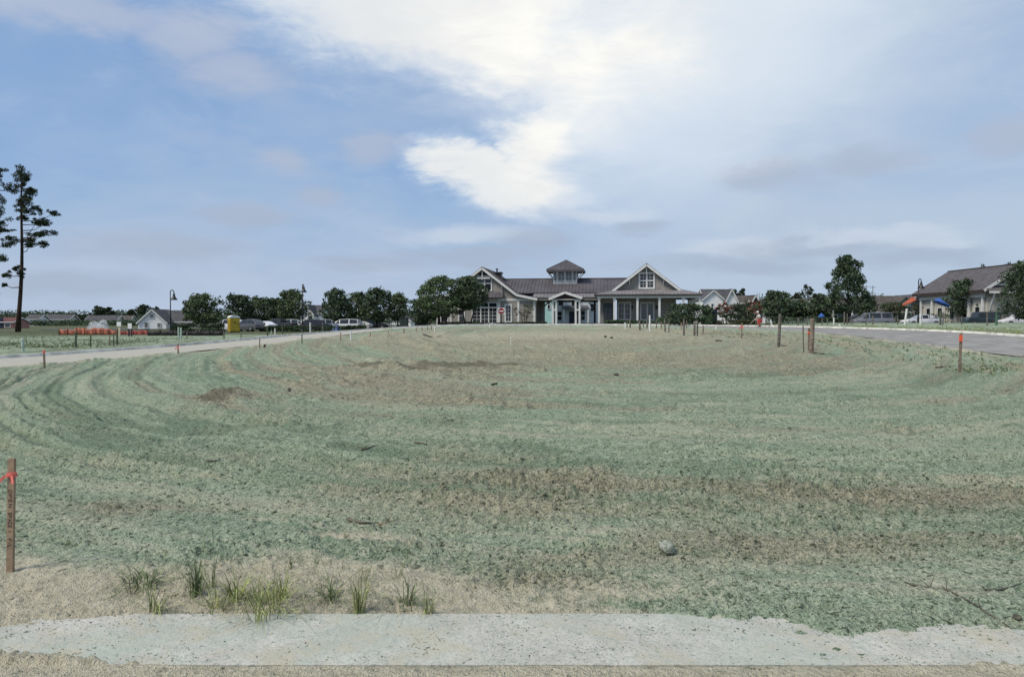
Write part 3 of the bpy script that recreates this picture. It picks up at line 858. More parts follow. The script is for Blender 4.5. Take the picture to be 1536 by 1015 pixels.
def hedge(name, label, cat, x0, x1, y0, y1, h, n, leaf=LEAF2, seed=1, size=.2, z=None, group=None, rz=0, top=.12, c=None):
    rng = np.random.RandomState(seed); cx, cy = (x0 + x1) / 2, (y0 + y1) / 2
    root = empty(name, (cx, cy, H(cx, cy) if z is None else z), rz); tag(root, label, cat, group)
    w, d = (x1 - x0) / 2, (y1 - y0) / 2
    p = rng.rand(n, 3) * 2 - 1; p = np.sign(p) * np.abs(p) ** .55
    hh = h * (1 + top * np.sin(p[:, 0] * 5 + seed) * .6 + top * rng.normal(size=n) * .5)
    L = np.stack([p[:, 0] * w, p[:, 1] * d, (p[:, 2] * .5 + .5) * hh], 1)
    V, F = cards(L, np.full(n, size), rng=rng)
    obj_from_arrays('foliage', V, F, leaf, root)
    s = MB()
    for k in range(max(3, int(w))):
        xx = -w + 2 * w * (k + .5) / max(3, int(w)); s.tube([(xx, 0, -.1), (xx + .1, .05, h * .5), (xx - .05, 0, h * .85)], [.05, .04, .015], 5)
    s.build('stems', BARK, root)['kind'] = 'stuff'
    return root


def pine(name, label, px, Y, basepy, toppx, toppy, clumps, seed, group=None, tw=.30, cat='pine tree'):
    rng = np.random.RandomState(seed); b = P(px, basepy, Y); b.z = H(b.x, b.y); tp = P(toppx, toppy, Y) - b
    root = empty(name, b); tag(root, label, cat, group)
    t = MB(); n = 9
    pts = [Vector((tp.x * f + .12 * math.sin(f * 7 + seed), .1 * math.sin(f * 5), tp.z * f - (.2 if f == 0 else 0))) for f in [i / (n - 1) for i in range(n)]]
    t.tube(pts, [tw * (1.15 - .25 * min(1, i * 2)) * (1 - .85 * i / (n - 1)) + .03 for i in range(n)], 9)
    C = []; bl = MB()
    for (cx, cy, rx, ry) in clumps:
        q = P(cx, cy, Y) - b; q.y = rng.uniform(-1, 1) * (abs(q.x - tp.x * q.z / max(tp.z, .1)) * .8 + .8)
        sx, sz = rx / FPX * Y * .92, ry / FPX * Y * .98
        f = max(.08, min(.97, (q.z - abs(q.x) * .25) / tp.z)); st = Vector((tp.x * f, 0, tp.z * f))
        bl.tube([st, st.lerp(q, .55) + Vector((0, 0, -.12 * (q - st).length)), q], [.07, .05, .02], 5)
        m = int(900 * max(.4, sx * sz) ** .8) + 90
        o = rng.normal(size=(m, 3)); o /= np.linalg.norm(o, axis=1)[:, None]; o *= (rng.rand(m) ** .5)[:, None]
        nsub = 9; cen = rng.normal(size=(nsub, 3)) * .55; kk = rng.randint(0, nsub, m)
        pos = (cen[kk] + o * .6) * np.array([sx, sx * .8, sz]) + np.array(q); C.append(pos)
    t.build('trunk', PINEBARK, root, True); bl.build('branches', PINEBARK, root, True)['kind'] = 'stuff'
    V, F = cards(np.concatenate(C), np.full(sum(map(len, C)), .25), asp=.34, rng=rng)
    obj_from_arrays('needles', V, F, NEEDLE, root)
    return root


PINE_A = [(35, 261, 11, 9), (44, 271, 8, 6), (26, 275, 7, 6), (45, 291, 12, 5), (64, 289, 7, 4), (37, 298, 7, 4), (24, 306, 7, 5), (47, 308, 13, 6), (59, 316, 8, 5), (76, 319, 8, 4), (41, 318, 11, 5), (26, 325, 7, 4),
          (53, 330, 10, 5), (66, 336, 8, 4), (80, 337, 6, 3), (68, 349, 12, 5), (54, 350, 8, 4), (87, 356, 7, 3), (40, 359, 10, 6), (22, 362, 8, 5), (52, 364, 11, 4), (64, 369, 7, 4), (32, 410, 5, 4), (25, 403, 5, 3), (20, 412, 7, 5), (15, 428, 3, 2)]
PINE_B = [(12, 262, 9, 6), (-4, 268, 12, 8), (7, 280, 11, 8), (2, 300, 11, 9), (9, 319, 10, 8), (-8, 322, 12, 8), (4, 336, 13, 6), (17, 347, 12, 3), (-10, 350, 12, 6), (13, 364, 12, 5), (8, 388, 11, 5), (-14, 385, 10, 6), (-6, 405, 8, 4), (5, 455, 5, 4), (-8, 440, 8, 5), (-22, 300, 10, 8), (-24, 340, 10, 7)]
pine('pine_tree', 'tall lone pine with bare lower trunk at the left edge', 28, 104, 494, 35, 250, PINE_A, 5)
pine('pine_tree', 'pine mostly cut off by the left picture edge beside the lone pine', -9, 99, 496, -6, 246, PINE_B, 9)

TG = 'oaks along the car park'
for i, (px, Y, top, w, k, n, cb, lab) in enumerate([
        (303, 121, 440, 52, 'oak', 3600, .16, 'broad dark oak between the white house and the yellow toilet'),
        (357, 128, 441, 48, 'oak', 3200, .2, 'dark oak rising directly above the yellow toilet'),
        (388, 134, 446, 44, 'oak', 2600, .18, 'lower oak in the tree row right of the toilet oak'),
        (414, 131, 447, 40, 'oak', 2600, .2, 'oak in the tree row above the dark pickup'),
        (439, 126, 437, 46, 'oak', 3600, .18, 'tall oak just left of the second lamp post'),
        (503, 124, 433, 42, 'oak', 3400, .22, 'oak just right of the white gable beyond the parked cars'),
        (537, 128, 440, 40, 'oak', 2800, .22, 'oak in the middle of the trio right of the white gable'),
        (566, 122, 433, 46, 'oak', 3600, .2, 'tallest dark oak of the trio right of the white gable'),
        (597, 126, 441, 33, 'oak', 2200, .25, 'small oak left of the gap before the clubhouse trees')]):
    make_tree('oak_tree', lab, 'tree', px, Y, top, w, cb, k, LEAF2 if i % 2 else LEAF, n, 20 + i, TG)
make_tree('evergreen_tree', 'big multi-trunk evergreen screening the left end of the clubhouse', 'tree', 662, 84, 414, 78, .2, 'oak', LEAF, 6500, 41, 'trees before the clubhouse', trunks=4, clumps=70, rc=.19)
make_tree('evergreen_tree', 'dense evergreen covering the left gable window of the clubhouse', 'tree', 702, 85, 415, 60, .34, 'oak', LEAF2, 5600, 42, 'trees before the clubhouse', trunks=2, clumps=60, rc=.19)
make_tree('evergreen_tree', 'low bushy evergreen at the left foot of the clubhouse trees', 'tree', 634, 90, 447, 44, .1, 'round', LEAF2, 2600, 43, 'trees before the clubhouse')
make_tree('crape_myrtle', 'sparse little tree with thin bare stems before the clubhouse wall', 'tree', 787, 86, 457, 34, .35, 'round', LEAF3, 330, 44, trunks=3, clumps=26, size=.16, fill=False)
make_tree('oak_tree', 'big pyramidal dark tree standing right of centre by the road', 'tree', 1269, 100, 384, 80, .2, 'cone', LEAF2, 8500, 45, clumps=95, rc=.17)
make_tree('oak_tree', 'low dark tree touching the left foot of the pyramidal tree', 'tree', 1228, 106, 441, 42, .15, 'round', LEAF2, 2600, 46)
make_tree('oak_tree', 'dark tree behind the thick fence posts right of the worker', 'tree', 1166, 104, 437, 50, .22, 'oak', LEAF2, 3400, 47)
make_tree('oak_tree', 'low rounded tree between the worker tree and the pyramidal tree', 'tree', 1196, 108, 452, 34, .25, 'round', LEAF2, 1900, 48)
make_tree('oak_tree', 'round topped young tree before the hall at the far right', 'tree', 1446, 104, 420, 48, .28, 'oak', LEAF2, 3400, 49)
make_tree('oak_tree', 'dark dense tree cut off by the right picture edge', 'tree', 1540, 90, 391, 64, .06, 'oak', LEAF2, 6500, 50, clumps=70)
make_tree('oak_tree', 'tree at the right foot of the pyramidal tree above the silver minivan', 'tree', 1299, 112, 436, 30, .2, 'cone', LEAF2, 2000, 51)
for i, (px, Y, top, w, lab, bl) in enumerate([(1087, 112, 455, 26, 'crimson flowering crape myrtle beside the white farmhouse', .5), (1136, 112, 451, 22, 'tall crimson crape myrtle above the worker', .55), (1202, 112, 450, 24, 'crape myrtle with a few red blossoms before the teal cottage', .12)]):
    make_tree('crape_myrtle', lab, 'tree', px, Y, top, w, .3, 'round', LEAF2, 900, 60 + i, 'crape myrtles right of the clubhouse', blossom=bl, trunks=2, clumps=26, size=.2)
for i, (px, Y, top, w, lf, n, lab) in enumerate([
        (1027, 80, 456, 64, LEAF2, 3400, 'big twiggy bush before the right end of the clubhouse porch'),
        (1059, 96, 458, 24, LEAF, 1200, 'upright bush against the clubhouse porch corner'),
        (1105, 116, 455, 40, LEAF2, 1800, 'dark bush before the brown roofed house'),
        (1122, 118, 452, 26, LEAF3, 900, 'greyish bush left of the tall crimson tree'),
        (1345, 116, 452, 40, LEAF3, 1500, 'greyish shrub behind the silver minivan'),
        (1390, 116, 449, 46, LEAF3, 1700, 'greyish shrub under the right lamp post'),
        (1330, 118, 455, 26, LEAF2, 1100, 'dark shrub between the minivan and the far houses')]):
    make_tree('shrub', lab, 'shrub', px, Y, top, w, .04, 'flat', lf, n, 70 + i, None, trunks=4, clumps=60, size=.22)
make_tree('shrub', 'clipped rounded hedge behind the dark off-road car', 'shrub', 1478, 108, 453, 52, .02, 'round', LEAF2, 3200, 79, clumps=60, size=.2, trunks=3)

# hedges
def hpx(name, label, px0, px1, Y, top, n, leaf=LEAF2, seed=1, dep=1.0, size=.18):
    a, b = on_ground(px0, Y), on_ground(px1, Y); z = min(a.z, b.z); h = P((px0 + px1) / 2, top, Y).z - z
    return hedge(name, label, 'hedge', a.x, b.x, Y - dep / 2, Y + dep / 2, h, n, leaf, seed, size, z)
hpx('hedge', 'dark clipped hedge left of the yellow toilet below the white house', 259, 334, 99, 486.5, 5200, LEAF2, 2, 1.6, .22)
hpx('hedge', 'long dark hedge in front of the row of parked white cars', 400, 548, 105, 489, 9000, LEAF2, 3, 1.8, .22)
hpx('hedge', 'low dark hedge along the left wing of the clubhouse', 657, 820, 88.5, 483.5, 6500, LEAF2, 4, .9)
hpx('hedge', 'low dark hedge along the clubhouse porch', 908, 1040, 86.2, 481, 5200, LEAF2, 5, .9)
hpx('hedge', 'low dark planting at the middle of the clubhouse breezeway', 872, 906, 88, 485, 700, LEAF2, 8, .8)
hpx('hedge', 'olive brown hedge left of the worker below the white farmhouse', 1046, 1132, 96, 480, 4400, LEAF3, 6, 1.2)
hpx('hedge', 'dark hedge behind the fence posts right of the worker', 1152, 1262, 99, 476, 5200, LEAF2, 7, 1.4)
hpx('hedge', 'dark planting along the front of the hall at the far right', 1395, 1545, 106, 470, 2600, LEAF2, 9, 1.4)
hpx('hedge', 'dark planting under the oaks behind the parked cars', 330, 610, 138, 479, 4200, LEAF2, 10, 2.0, .3)


# far woods: one mass, with the pines that stand out of it built singly
def woods(name, label, px0, px1, Y, lo, hi, n, seed, leaf=LEAF2, size=.75):
    rng = np.random.RandomState(seed); m = int((px1 - px0) / 7); c = []
    for k in range(m):
        px = px0 + (px1 - px0) * (k + rng.rand()) / m; yy = Y * (1 + .12 * rng.rand()); x = (px - 768) / FPX * yy
        top = P(px, lo + (hi - lo) * rng.rand(), yy).z; c.append((x, yy, top * .55, (4.5 + 5 * rng.rand()) * Y / 330, top * .5))
    c = np.array(c); k = rng.randint(0, m, n); o = rng.normal(size=(n, 3)); o /= np.linalg.norm(o, axis=1)[:, None]; o *= (rng.rand(n) ** .4)[:, None]
    L = c[k][:, :3] + o * np.stack([c[k][:, 3], c[k][:, 3] * .6, c[k][:, 4]], 1); L[:, 2] = np.maximum(L[:, 2], .3)
    V, F = cards(L, np.full(n, size * Y / 300), rng=rng)
    ob = obj_from_arrays(name, V, F, leaf); tag(ob, label, 'woods', kind='stuff')
woods('far_woods', 'far dark tree line behind the pond on the left', -60, 330, 300, 472, 464, 22000, 1)
woods('far_woods', 'far dark tree line behind the houses right of the clubhouse', 1060, 1330, 230, 452, 440, 12000, 2)
woods('far_woods', 'far dark tree line behind the car park oaks', 320, 720, 300, 476, 464, 13000, 3)
woods('far_woods', 'far dark tree line behind the hall on the right', 1300, 1650, 250, 462, 450, 9000, 4)
woods('far_woods', 'low bushes between the far houses and the pond', 35, 235, 205, 486, 479, 7000, 5)
for i, (px, Y, top, w, lab) in enumerate([(148, 300, 460, 19, 'left of two flat topped pines above the fountain'), (161, 300, 461, 16, 'right of two flat topped pines above the fountain'), (197, 300, 464, 10, 'small slim pine left of the white house'),
                                         (217, 290, 457, 24, 'rounded pine beside the white house gable'), (236, 300, 461, 9, 'little pine peeking over the white house ridge'), (56, 330, 472, 9, 'tiny pine in the tree line right of the lone pine'), (96, 330, 470, 14, 'dark pine above the grey roof on the far left'), (110, 330, 470, 12, 'tiny round pine left of the flat topped pair'),
                                         (1102, 220, 434, 16, 'pine crown just right of the white farmhouse roof'), (1112, 220, 434, 13, 'second pine crown right of the white farmhouse roof'), (1158, 220, 436, 14, 'flat pine crown above the grey cottage roof'), (1211, 215, 428, 26, 'tallest far pine left of the pyramidal tree'),
                                         (1195, 220, 440, 14, 'far pine crown left of the tallest far pine'), (1472, 240, 398, 12, 'small pine crown peeking over the hall ridge'), (1508, 240, 393, 15, 'larger pine crown peeking over the hall ridge')]):
    make_tree('pine_tree', lab, 'pine tree', px, Y, top, w, .5, 'flat', NEEDLE, 800, 100 + i, 'far pines above the tree line', size=.75 if Y > 250 else .55, clumps=16, rc=.3, base=0)
# ------------------------------------------------------------------ buildings
TRIM = mat('white_trim', (.61, .615, .605), .6, .05, 3)
SIDING = mat('taupe_siding', (.265, .25, .23), .8, .08, 2, .2, 12)
ROOFM = mat('brown_metal_roof', (.095, .088, .098), .7, .12, .6, metal=.0, spec=.25)
ROOFL = mat('porch_metal_roof', (.20, .188, .19), .65, .10, .6, metal=.0, spec=.35)
GLASS = mat('window_glass', (.018, .022, .026), .08, .1, 1, spec=.6)
GLASSB = mat('pale_window_glass', (.10, .125, .14), .15, .1, 1, spec=.6)
DARK = mat('dark_metal', (.018, .018, .020), .45, .1, 4)
WHITE = mat('white_siding', (.76, .77, .77), .75, .04, 2)
CREAM = mat('cream_siding', (.46, .45, .40), .8, .06, 2)
SHING = mat('grey_shingles', (.075, .076, .082), .9, .2, 2, .3, 20)
BRSH = mat('brown_shingles', (.085, .075, .066), .9, .2, 2, .3, 20)
TEAL = mat('teal_siding', (.42, .66, .62), .8, .06, 2)
BRICK = mat('pink_brick', (.36, .19, .17), .9, .2, 6)
REDROOF = mat('red_shingles', (.14, .055, .05), .9, .2, 2)
NAVY = mat('navy_panel', (.020, .026, .05), .6, .15, 2)
STONE = mat('porch_floor', (.20, .195, .185), .9, .15, 2)
DARKBROWN = mat('dark_brown_paint', (.045, .03, .027), .8, .15, 3)


def window(parent, x0, x1, z0, z1, y, nx=1, nz=1, glass=None, fr=.1, frame=TRIM, mun=.035, muntins=(1, 1)):
    """frame with nx by nz lights on a wall whose face is at y, looking towards -y"""
    f = MB(); a = y - .07; b = y - .003
    f.box(x0 - fr, x1 + fr, a, b, z1, z1 + fr); f.box(x0 - fr, x1 + fr, a - .03, b, z0 - fr, z0); f.box(x0 - fr, x0, a, b, z0, z1); f.box(x1, x1 + fr, a, b, z0, z1)
    for i in range(1, nx):
        xx = x0 + (x1 - x0) * i / nx; f.box(xx - fr * .5, xx + fr * .5, a, b, z0, z1)
    for j in range(1, nz):
        zz = z0 + (z1 - z0) * j / nz; f.box(x0, x1, a + .012, b, zz - fr * .4, zz + fr * .4)
    w = f.build('window', frame, parent)
    for i in range(nx):
        for j in range(nz):
            q = MB(); xa, xb = x0 + (x1 - x0) * i / nx, x0 + (x1 - x0) * (i + 1) / nx; za, zb = z0 + (z1 - z0) * j / nz, z0 + (z1 - z0) * (j + 1) / nz
            q.box(xa + .01, xb - .01, y - .03, y - .004, za + .01, zb - .01); q.build('pane', glass or GLASS, w)
    mx, mz = muntins
    if mx * mz > 1:
        g = MB()
        for i in range(1, nx * mx):
            if i % mx: xx = x0 + (x1 - x0) * i / (nx * mx); g.box(xx - mun / 2, xx + mun / 2, y - .045, y - .031, z0, z1)
        for j in range(1, nz * mz):
            if j % mz: zz = z0 + (z1 - z0) * j / (nz * mz); g.box(x0, x1, y - .047, y - .0315, zz - mun / 2, zz + mun / 2)
        g.build('muntins', frame, w)
    return w


def ribs(mb, a0, a1, b0, b1, step, w=.05, h=.05):
    """standing seams between a top edge a0-a1 and a bottom edge b0-b1"""
    a0, a1, b0, b1 = map(Vector, (a0, a1, b0, b1)); n = max(2, int(max((a1 - a0).length, (b1 - b0).length) / step))
    nrm = (a1 - a0).cross(b0 - a0).normalized() if (a1 - a0).length > .01 else (b1 - a0).cross(b0 - a0).normalized()
    if nrm.z < 0: nrm = -nrm
    for i in range(n + 1):
        f = i / n; mb.beam(a0.lerp(a1, f) + nrm * h * .4, b0.lerp(b1, f) + nrm * h * .4, w, h, nrm)


def build_clubhouse():
    CX, CY, A = 6.6, 91.0, R(8)
    z0 = 1.02
    root = empty('clubhouse', (CX, CY, z0), -A)
    tag(root, 'long taupe clubhouse with white trim, two gables and a cupola over its breezeway', 'clubhouse')
    c, s = math.cos(A), math.sin(A)

    def X(px, ly=0.0):
        k = (px - 768) / FPX
        return (k * (CY + ly * c) - CX - ly * s) / (c + k * s)

    def Z(py, lx=0.0, ly=0.0):
        return EYE + (HOR - py) / FPX * (CY - lx * s + ly * c) - z0
    B = lambda nm, mb, m, par=root: mb.build(nm, m, par)
    # ---------------- left wing (gable to the front)
    ax, az = X(723, -.5), Z(400.5, X(723), -.5)
    hw1, z1 = X(775, -.5) - ax, Z(440.5, X(775), -.5)
    hw2, z2 = X(806, -.5) - ax, Z(447, X(806), -.5)
    prof = [(ax - hw2, z2), (ax - hw1, z1), (ax, az), (ax + hw1, z1), (ax + hw2, z2)]
    wl, wr = X(655), X(804)
    wz = z2 - .02
    wall = MB().prism([(wl, -.3), (wr, -.3), (wr, wz), (ax + hw1, z1 - .12), (ax, az - .22), (ax - hw1, z1 - .12), (wl, wz)], 0, 11)
    B('left_wing_wall', wall, SIDING)
    rf = MB()
    for (xa, za), (xb, zb) in zip(prof[:-1], prof[1:]):
        rf.slab([(xa, -.55, za), (xb, -.55, zb), (xb, 11.4, zb), (xa, 11.4, za)], .16)
        lo, hi = ((xa, za), (xb, zb)) if za < zb else ((xb, zb), (xa, za))
        ribs(rf, (hi[0], -.5, hi[1]), (hi[0], 11.3, hi[1]), (lo[0], -.5, lo[1]), (lo[0], 11.3, lo[1]), .45)
    lroof = B('left_wing_roof', rf, ROOFM)
    tr = MB()
    for (xa, za), (xb, zb) in zip(prof[:-1], prof[1:]):
        tr.beam((xa, -.58, za - .17), (xb, -.58, zb - .17), .06, .26)
    B('rake_board', tr, TRIM)
    br = MB(); br.beam((ax, -.3, az - .35), (ax, -.3, az - 1.5), .14, .14); br.beam((ax - .95, -.3, az - 1.32), (ax + .95, -.3, az - 1.32), .14, .16)
    B('gable_bracket', br, TRIM)
    B('gable_panel', MB().prism([(ax - .9, az - 1.25), (ax + .9, az - 1.25), (ax, az - .4)], -.02, -.004), DARKBROWN)
    for sx in (1, -1):
        q = MB(); xx = ax + sx * hw1 * .56; zz = az - (az - z1) * .56 - .3
        q.beam((xx, -.06, zz - .9), (xx, -.06, zz), .1, .1); q.beam((xx, -.06, zz - .8), (xx, -.5, zz), .09, .09); B('eave_bracket', q, TRIM)
    f = MB(); f.box(wl - .01, wr + .01, -.05, -.002, Z(451, 0), Z(447.6, 0)); f.box(wl - .012, wr + .012, -.06, -.003, -.1, Z(484.7)); B('trim_band', f, TRIM)
    for px in (656.5, 676, 777.5, 801.5):
        q = MB().box(X(px) - .13, X(px) + .13, -.055, -.0025, Z(484.6), Z(451.1)); B('corner_board', q, TRIM)
    # windows of the left wing
    window(root, X(717.5), X(736.5), Z(434), Z(414.5), 0, 2, 2, fr=.16)
    window(root, X(709.5), X(745), Z(460), Z(449.8) - .35, -.02, 3, 1, fr=.14)
    window(root, X(709.5), X(745), Z(484), Z(462), -.02, 3, 1, fr=.14, muntins=(2, 4))
    window(root, X(759), X(766), Z(481.5), Z(458), 0, 1, 1, fr=.18, muntins=(2, 4))
    window(root, X(689), X(696), Z(482.5), Z(464), 0, 1, 1, fr=.16, muntins=(1, 2))
    window(root, X(662), X(671), Z(482.5), Z(464), 0, 1, 1, fr=.16, muntins=(1, 2))
    q = MB().box(X(746.3), X(750.5), -.14, -.003, -.1, Z(449.5)); B('pilaster', q, TRIM)
    aw = MB(); zt, zb = Z(437.5), Z(446)
    aw.slab([(X(700), -.05, zt), (X(754.5), -.05, zt), (X(755), -.95, zb), (X(699), -.95, zb)], .1); ribs(aw, (X(700), -.05, zt), (X(754.5), -.05, zt), (X(699), -.95, zb), (X(755), -.95, zb), .4)
    B('awning', aw, ROOFM)
    for px in (704, 750): B('awning_bracket', MB().beam((X(px), -.05, zb - .7), (X(px), -.8, zb - .05), .1, .1), TRIM)
    ch = MB().box(X(739, 5), X(752.5, 5), 4.4, 5.6, z1, Z(409.5, 0, 5)); cm = B('chimney', ch, DARK)
    B('chimney_cap', MB().box(X(738, 5), X(753.5, 5), 4.3, 5.7, Z(409.5, 0, 5), Z(407.5, 0, 5)), DARK, cm)
    v = MB().lathe([(.09, 0), (.09, .35), (.2, .36), (.2, .42), (.02, .5)], 10, (X(745.5, 5), 5, Z(407.5, 0, 5))); B('flue', v, DARK, cm)
    # ---------------- breezeway between the wings
    xl, xr = X(806) - .3, X(900)
    zr, zm, ze = Z(418, 1, 5.5), Z(439, 1, 2.0), Z(445.5, 1, .3)
    rf = MB(); xa, xb = ax + 1.2, X(968, 5)
    rf.slab([(xa, 2, zm), (xb, 2, zm), (xb, 5.5, zr), (xa, 5.5, zr)], .15); ribs(rf, (xa, 5.5, zr), (xb, 5.5, zr), (xa, 2, zm), (xb, 2, zm), .42)
    rf.slab([(xa, 9, zm), (xb, 9, zm), (xb, 5.5, zr), (xa, 5.5, zr)], .15)
    rf.beam((xa, 5.5, zr + .03), (xb, 5.5, zr + .03), .25, .08)
    B('breezeway_roof', rf, ROOFM)
    rf = MB(); xa2, xb2 = X(800, 1), X(912, 1)
    rf.slab([(xa2, .3, ze), (xb2, .3, ze), (xb2, 2.0, zm - .1), (xa2, 2.0, zm - .1)], .12); ribs(rf, (xa2, 2, zm - .1), (xb2, 2, zm - .1), (xa2, .3, ze), (xb2, .3, ze), .42)
    B('lower_roof', rf, ROOFL)
    B('lower_roof', MB().slab([(xa2, 10.7, ze), (xb2, 10.7, ze), (xb2, 9, zm - .1), (xa2, 9, zm - .1)], .12), ROOFL)
    zbm = Z(450.3, 1, .5)
    B('eave_beam', MB().box(xl, xr, .42, .62, zbm, ze - .14), SIDING); B('eave_beam', MB().box(xl, xr, 10.4, 10.6, zbm, ze - .14), SIDING)
    B('ceiling', MB().box(xl, xr, .63, 10.39, zbm + .12, zbm + .2), DARKBROWN)
    B('floor', MB().box(X(640), X(1056), -.9, 12, -.5, -.02), STONE)
    # knee braces and rear posts of the breezeway
    for px, sg in ((812, 1), (892, -1)):
        q = MB(); q.beam((X(px, 10), 10.5, zbm - .9), (X(px, 10) + sg * .8, 10.5, zbm - .05), .14, .14); q.box(X(px, 10) - .12, X(px, 10) + .12, 10.38, 10.62, -.1, zbm); B('rear_post', q, DARKBROWN)
    # entrance portal
    py0, pyb = -.9, 1.0
    pz = Z(449.8, 1, py0)
    ga, gl, gr = (X(847.5, py0), Z(437.5, 1, py0)), (X(823.5, py0), Z(447.3, 1, py0)), (X(873.5, py0), Z(446, 1, py0))
    rf = MB(); rf.slab([(gl[0], py0 - .3, gl[1]), (ga[0], py0 - .3, ga[1]), (ga[0], 2.2, ga[1]), (gl[0], 2.2, gl[1])], .1); rf.slab([(ga[0], py0 - .3, ga[1]), (gr[0], py0 - .3, gr[1]), (gr[0], 2.2, gr[1]), (ga[0], 2.2, ga[1])], .1)
    B('portal_roof', rf, ROOFM)
    q = MB(); q.beam((gl[0], py0 - .33, gl[1] - .1), (ga[0], py0 - .33, ga[1] - .1), .06, .28); q.beam((ga[0], py0 - .33, ga[1] - .1), (gr[0], py0 - .33, gr[1] - .1), .06, .28); B('portal_rake', q, TRIM)
    B('portal_gable', MB().prism([(gl[0] + .5, gl[1] - .1), (gr[0] - .5, gl[1] - .1), (ga[0], ga[1] - .12)], py0 - .02, py0 + .06), DARKBROWN)
    q = MB().box(X(827, py0), X(871, py0), py0 - .1, py0 + .25, pz, gl[1] - .1); B('portal_lintel', q, TRIM)
    for pxa, pxb in ((827.5, 835.5), (862, 870.5)):
        a_, b_ = X(pxa, py0), X(pxb, py0); q = MB(); w = .2
        for xx in (a_, b_ - w):
            q.box(xx, xx + w, py0, py0 + w, -.3, pz - .002); q.box(xx, xx + w, py0 + .7, py0 + .7 + w, -.3, pz - .002)
        for za, zb_ in ((-.28, .12), (Z(466, 1, py0), Z(463.5, 1, py0)), (pz - .22, pz - .03)):
            q.box(a_ + .015, b_ - .015, py0 - .012, py0 + .16, za, zb_); q.box(a_ + .015, b_ - .015, py0 + .73, py0 + .9, za, zb_)
        pl = B('portal_pillar', q, TRIM)
        B('lattice_panel', MB().box(a_ + w + .06, b_ - w - .06, py0 + .4, py0 + .46, .13, pz - .2), DARKBROWN, pl)
    # cupola
    cy = 4.2; ca, cb_ = X(829.5, cy), X(865.5, cy); zb0 = Z(431, 1, cy); zt0 = Z(406, 1, cy); cd_ = (cb_ - ca)
    q = MB().box(ca, cb_, cy, cy + cd_, zb0 - 1.2, zt0); cup = B('cupola', q, mat('pale_cupola_paint', (.46, .50, .53), .7, .06, 3))
    B('cupola_sill', MB().box(ca - .05, cb_ + .05, cy - .05, cy + cd_, zb0 - .12, zb0 + .05), TRIM, cup)
    for p0, p1 in ((831.3, 834.6), (837.3, 846), (849, 857.3), (860, 863.6)):
        window(root, X(p0, cy), X(p1, cy), Z(421.5, 1, cy), Z(407.5, 1, cy), cy, 1, 1, GLASSB, .05, frame=MATS['dark_metal'] if False else TRIM, muntins=(2 if p1 - p0 > 5 else 1, 2))
    ex0, ex1 = X(819.5, cy - .7), X(875.5, cy - .7); eo = (ex1 - ex0 - cd_) / 2; e0, e1 = cy - eo * .9, cy + cd_ + eo; ez = Z(403.8, 1, cy - .8); apx = ((ex0 + ex1) / 2, (e0 + e1) / 2, Z(390.2, 1, (e0 + e1) / 2))
    q = MB(); cor = [(ex0, e0, ez), (ex1, e0, ez), (ex1, e1, ez), (ex0, e1, ez)]
    for i in range(4):
        a_, b_ = cor[i], cor[(i + 1) % 4]; k = len(q.v); q.v += [a_, b_, apx]; q.f.append((k, k + 1, k + 2))
        nseam = 8
        for j in range(1, nseam):
            f_ = j / nseam; m_ = Vector(a_).lerp(Vector(b_), f_); t_ = 1 - abs(2 * f_ - 1); up_ = m_.lerp(Vector(apx).lerp(m_, 0), 0)
            mid = Vector(((a_[0] + b_[0]) / 2, (a_[1] + b_[1]) / 2, ez)); tip = m_ + (Vector(apx) - mid) * t_
            q.beam(m_, tip + Vector((0, 0, .01)), .05, .06)
        q.beam(a_, apx, .1, .09)
    q.box(ex0, ex1, e0, e1, ez - .28, ez - .005)
    B('cupola_roof', q, ROOFM, cup)
    for sx, xx in ((-1, ca), (1, cb_)):
        for yy in (cy + .15, cy + cd_ - .15):
            B('cupola_bracket', MB().beam((xx, yy, ez - 1.15), (xx + sx * eo * .9, yy, ez - .25), .1, .1), TRIM, cup)
    for xx in (X(836, cy), X(858.6, cy), X(847.5, cy)): B('cupola_bracket', MB().beam((xx, cy - .04, ez - 1.1), (xx, e0 + .15, ez - .25), .09, .09), TRIM, cup)
    # ---------------- right wing: gable behind a deep porch
    gy = 2.3
    ax2, az2 = X(969.5, gy - .5), Z(395.3, X(969.5), gy - .5)
    lx_, lz_ = X(919.5, gy - .5), Z(435.8, X(919), gy - .5)
    rx_, rz_ = X(1023, gy - .5), Z(434, X(1023), gy - .5)
    hwR = (rx_ - lx_) / 2; zl = (lz_ + rz_) / 2; lx_, rx_ = ax2 - hwR, ax2 + hwR
    wall = MB().prism([(lx_ + .55, -.3), (rx_ - .55, -.3), (rx_ - .55, zl + .2), (ax2, az2 - .25), (lx_ + .55, zl + .2)], gy, 12)
    B('right_wing_wall', wall, SIDING)
    rf = MB()
    for (xa, za), (xb, zb) in (((lx_, zl), (ax2, az2)), ((ax2, az2), (rx_, zl))):
        rf.slab([(xa, gy - .6, za), (xb, gy - .6, zb), (xb, 12.5, zb), (xa, 12.5, za)], .16)
        lo, hi = ((xa, za), (xb, zb)) if za < zb else ((xb, zb), (xa, za)); ribs(rf, (hi[0], gy - .55, hi[1]), (hi[0], 12.4, hi[1]), (lo[0], gy - .55, lo[1]), (lo[0], 12.4, lo[1]), .45)
    B('right_wing_roof', rf, ROOFM)
    q = MB(); q.beam((lx_, gy - .63, zl - .17), (ax2, gy - .63, az2 - .17), .06, .27); q.beam((ax2, gy - .63, az2 - .17), (rx_, gy - .63, zl - .17), .06, .27); B('rake_board', q, TRIM)
    q = MB(); q.beam((ax2, gy - .3, az2 - .35), (ax2, gy - .3, az2 - 1.2), .13, .13); B('gable_bracket', q, TRIM)
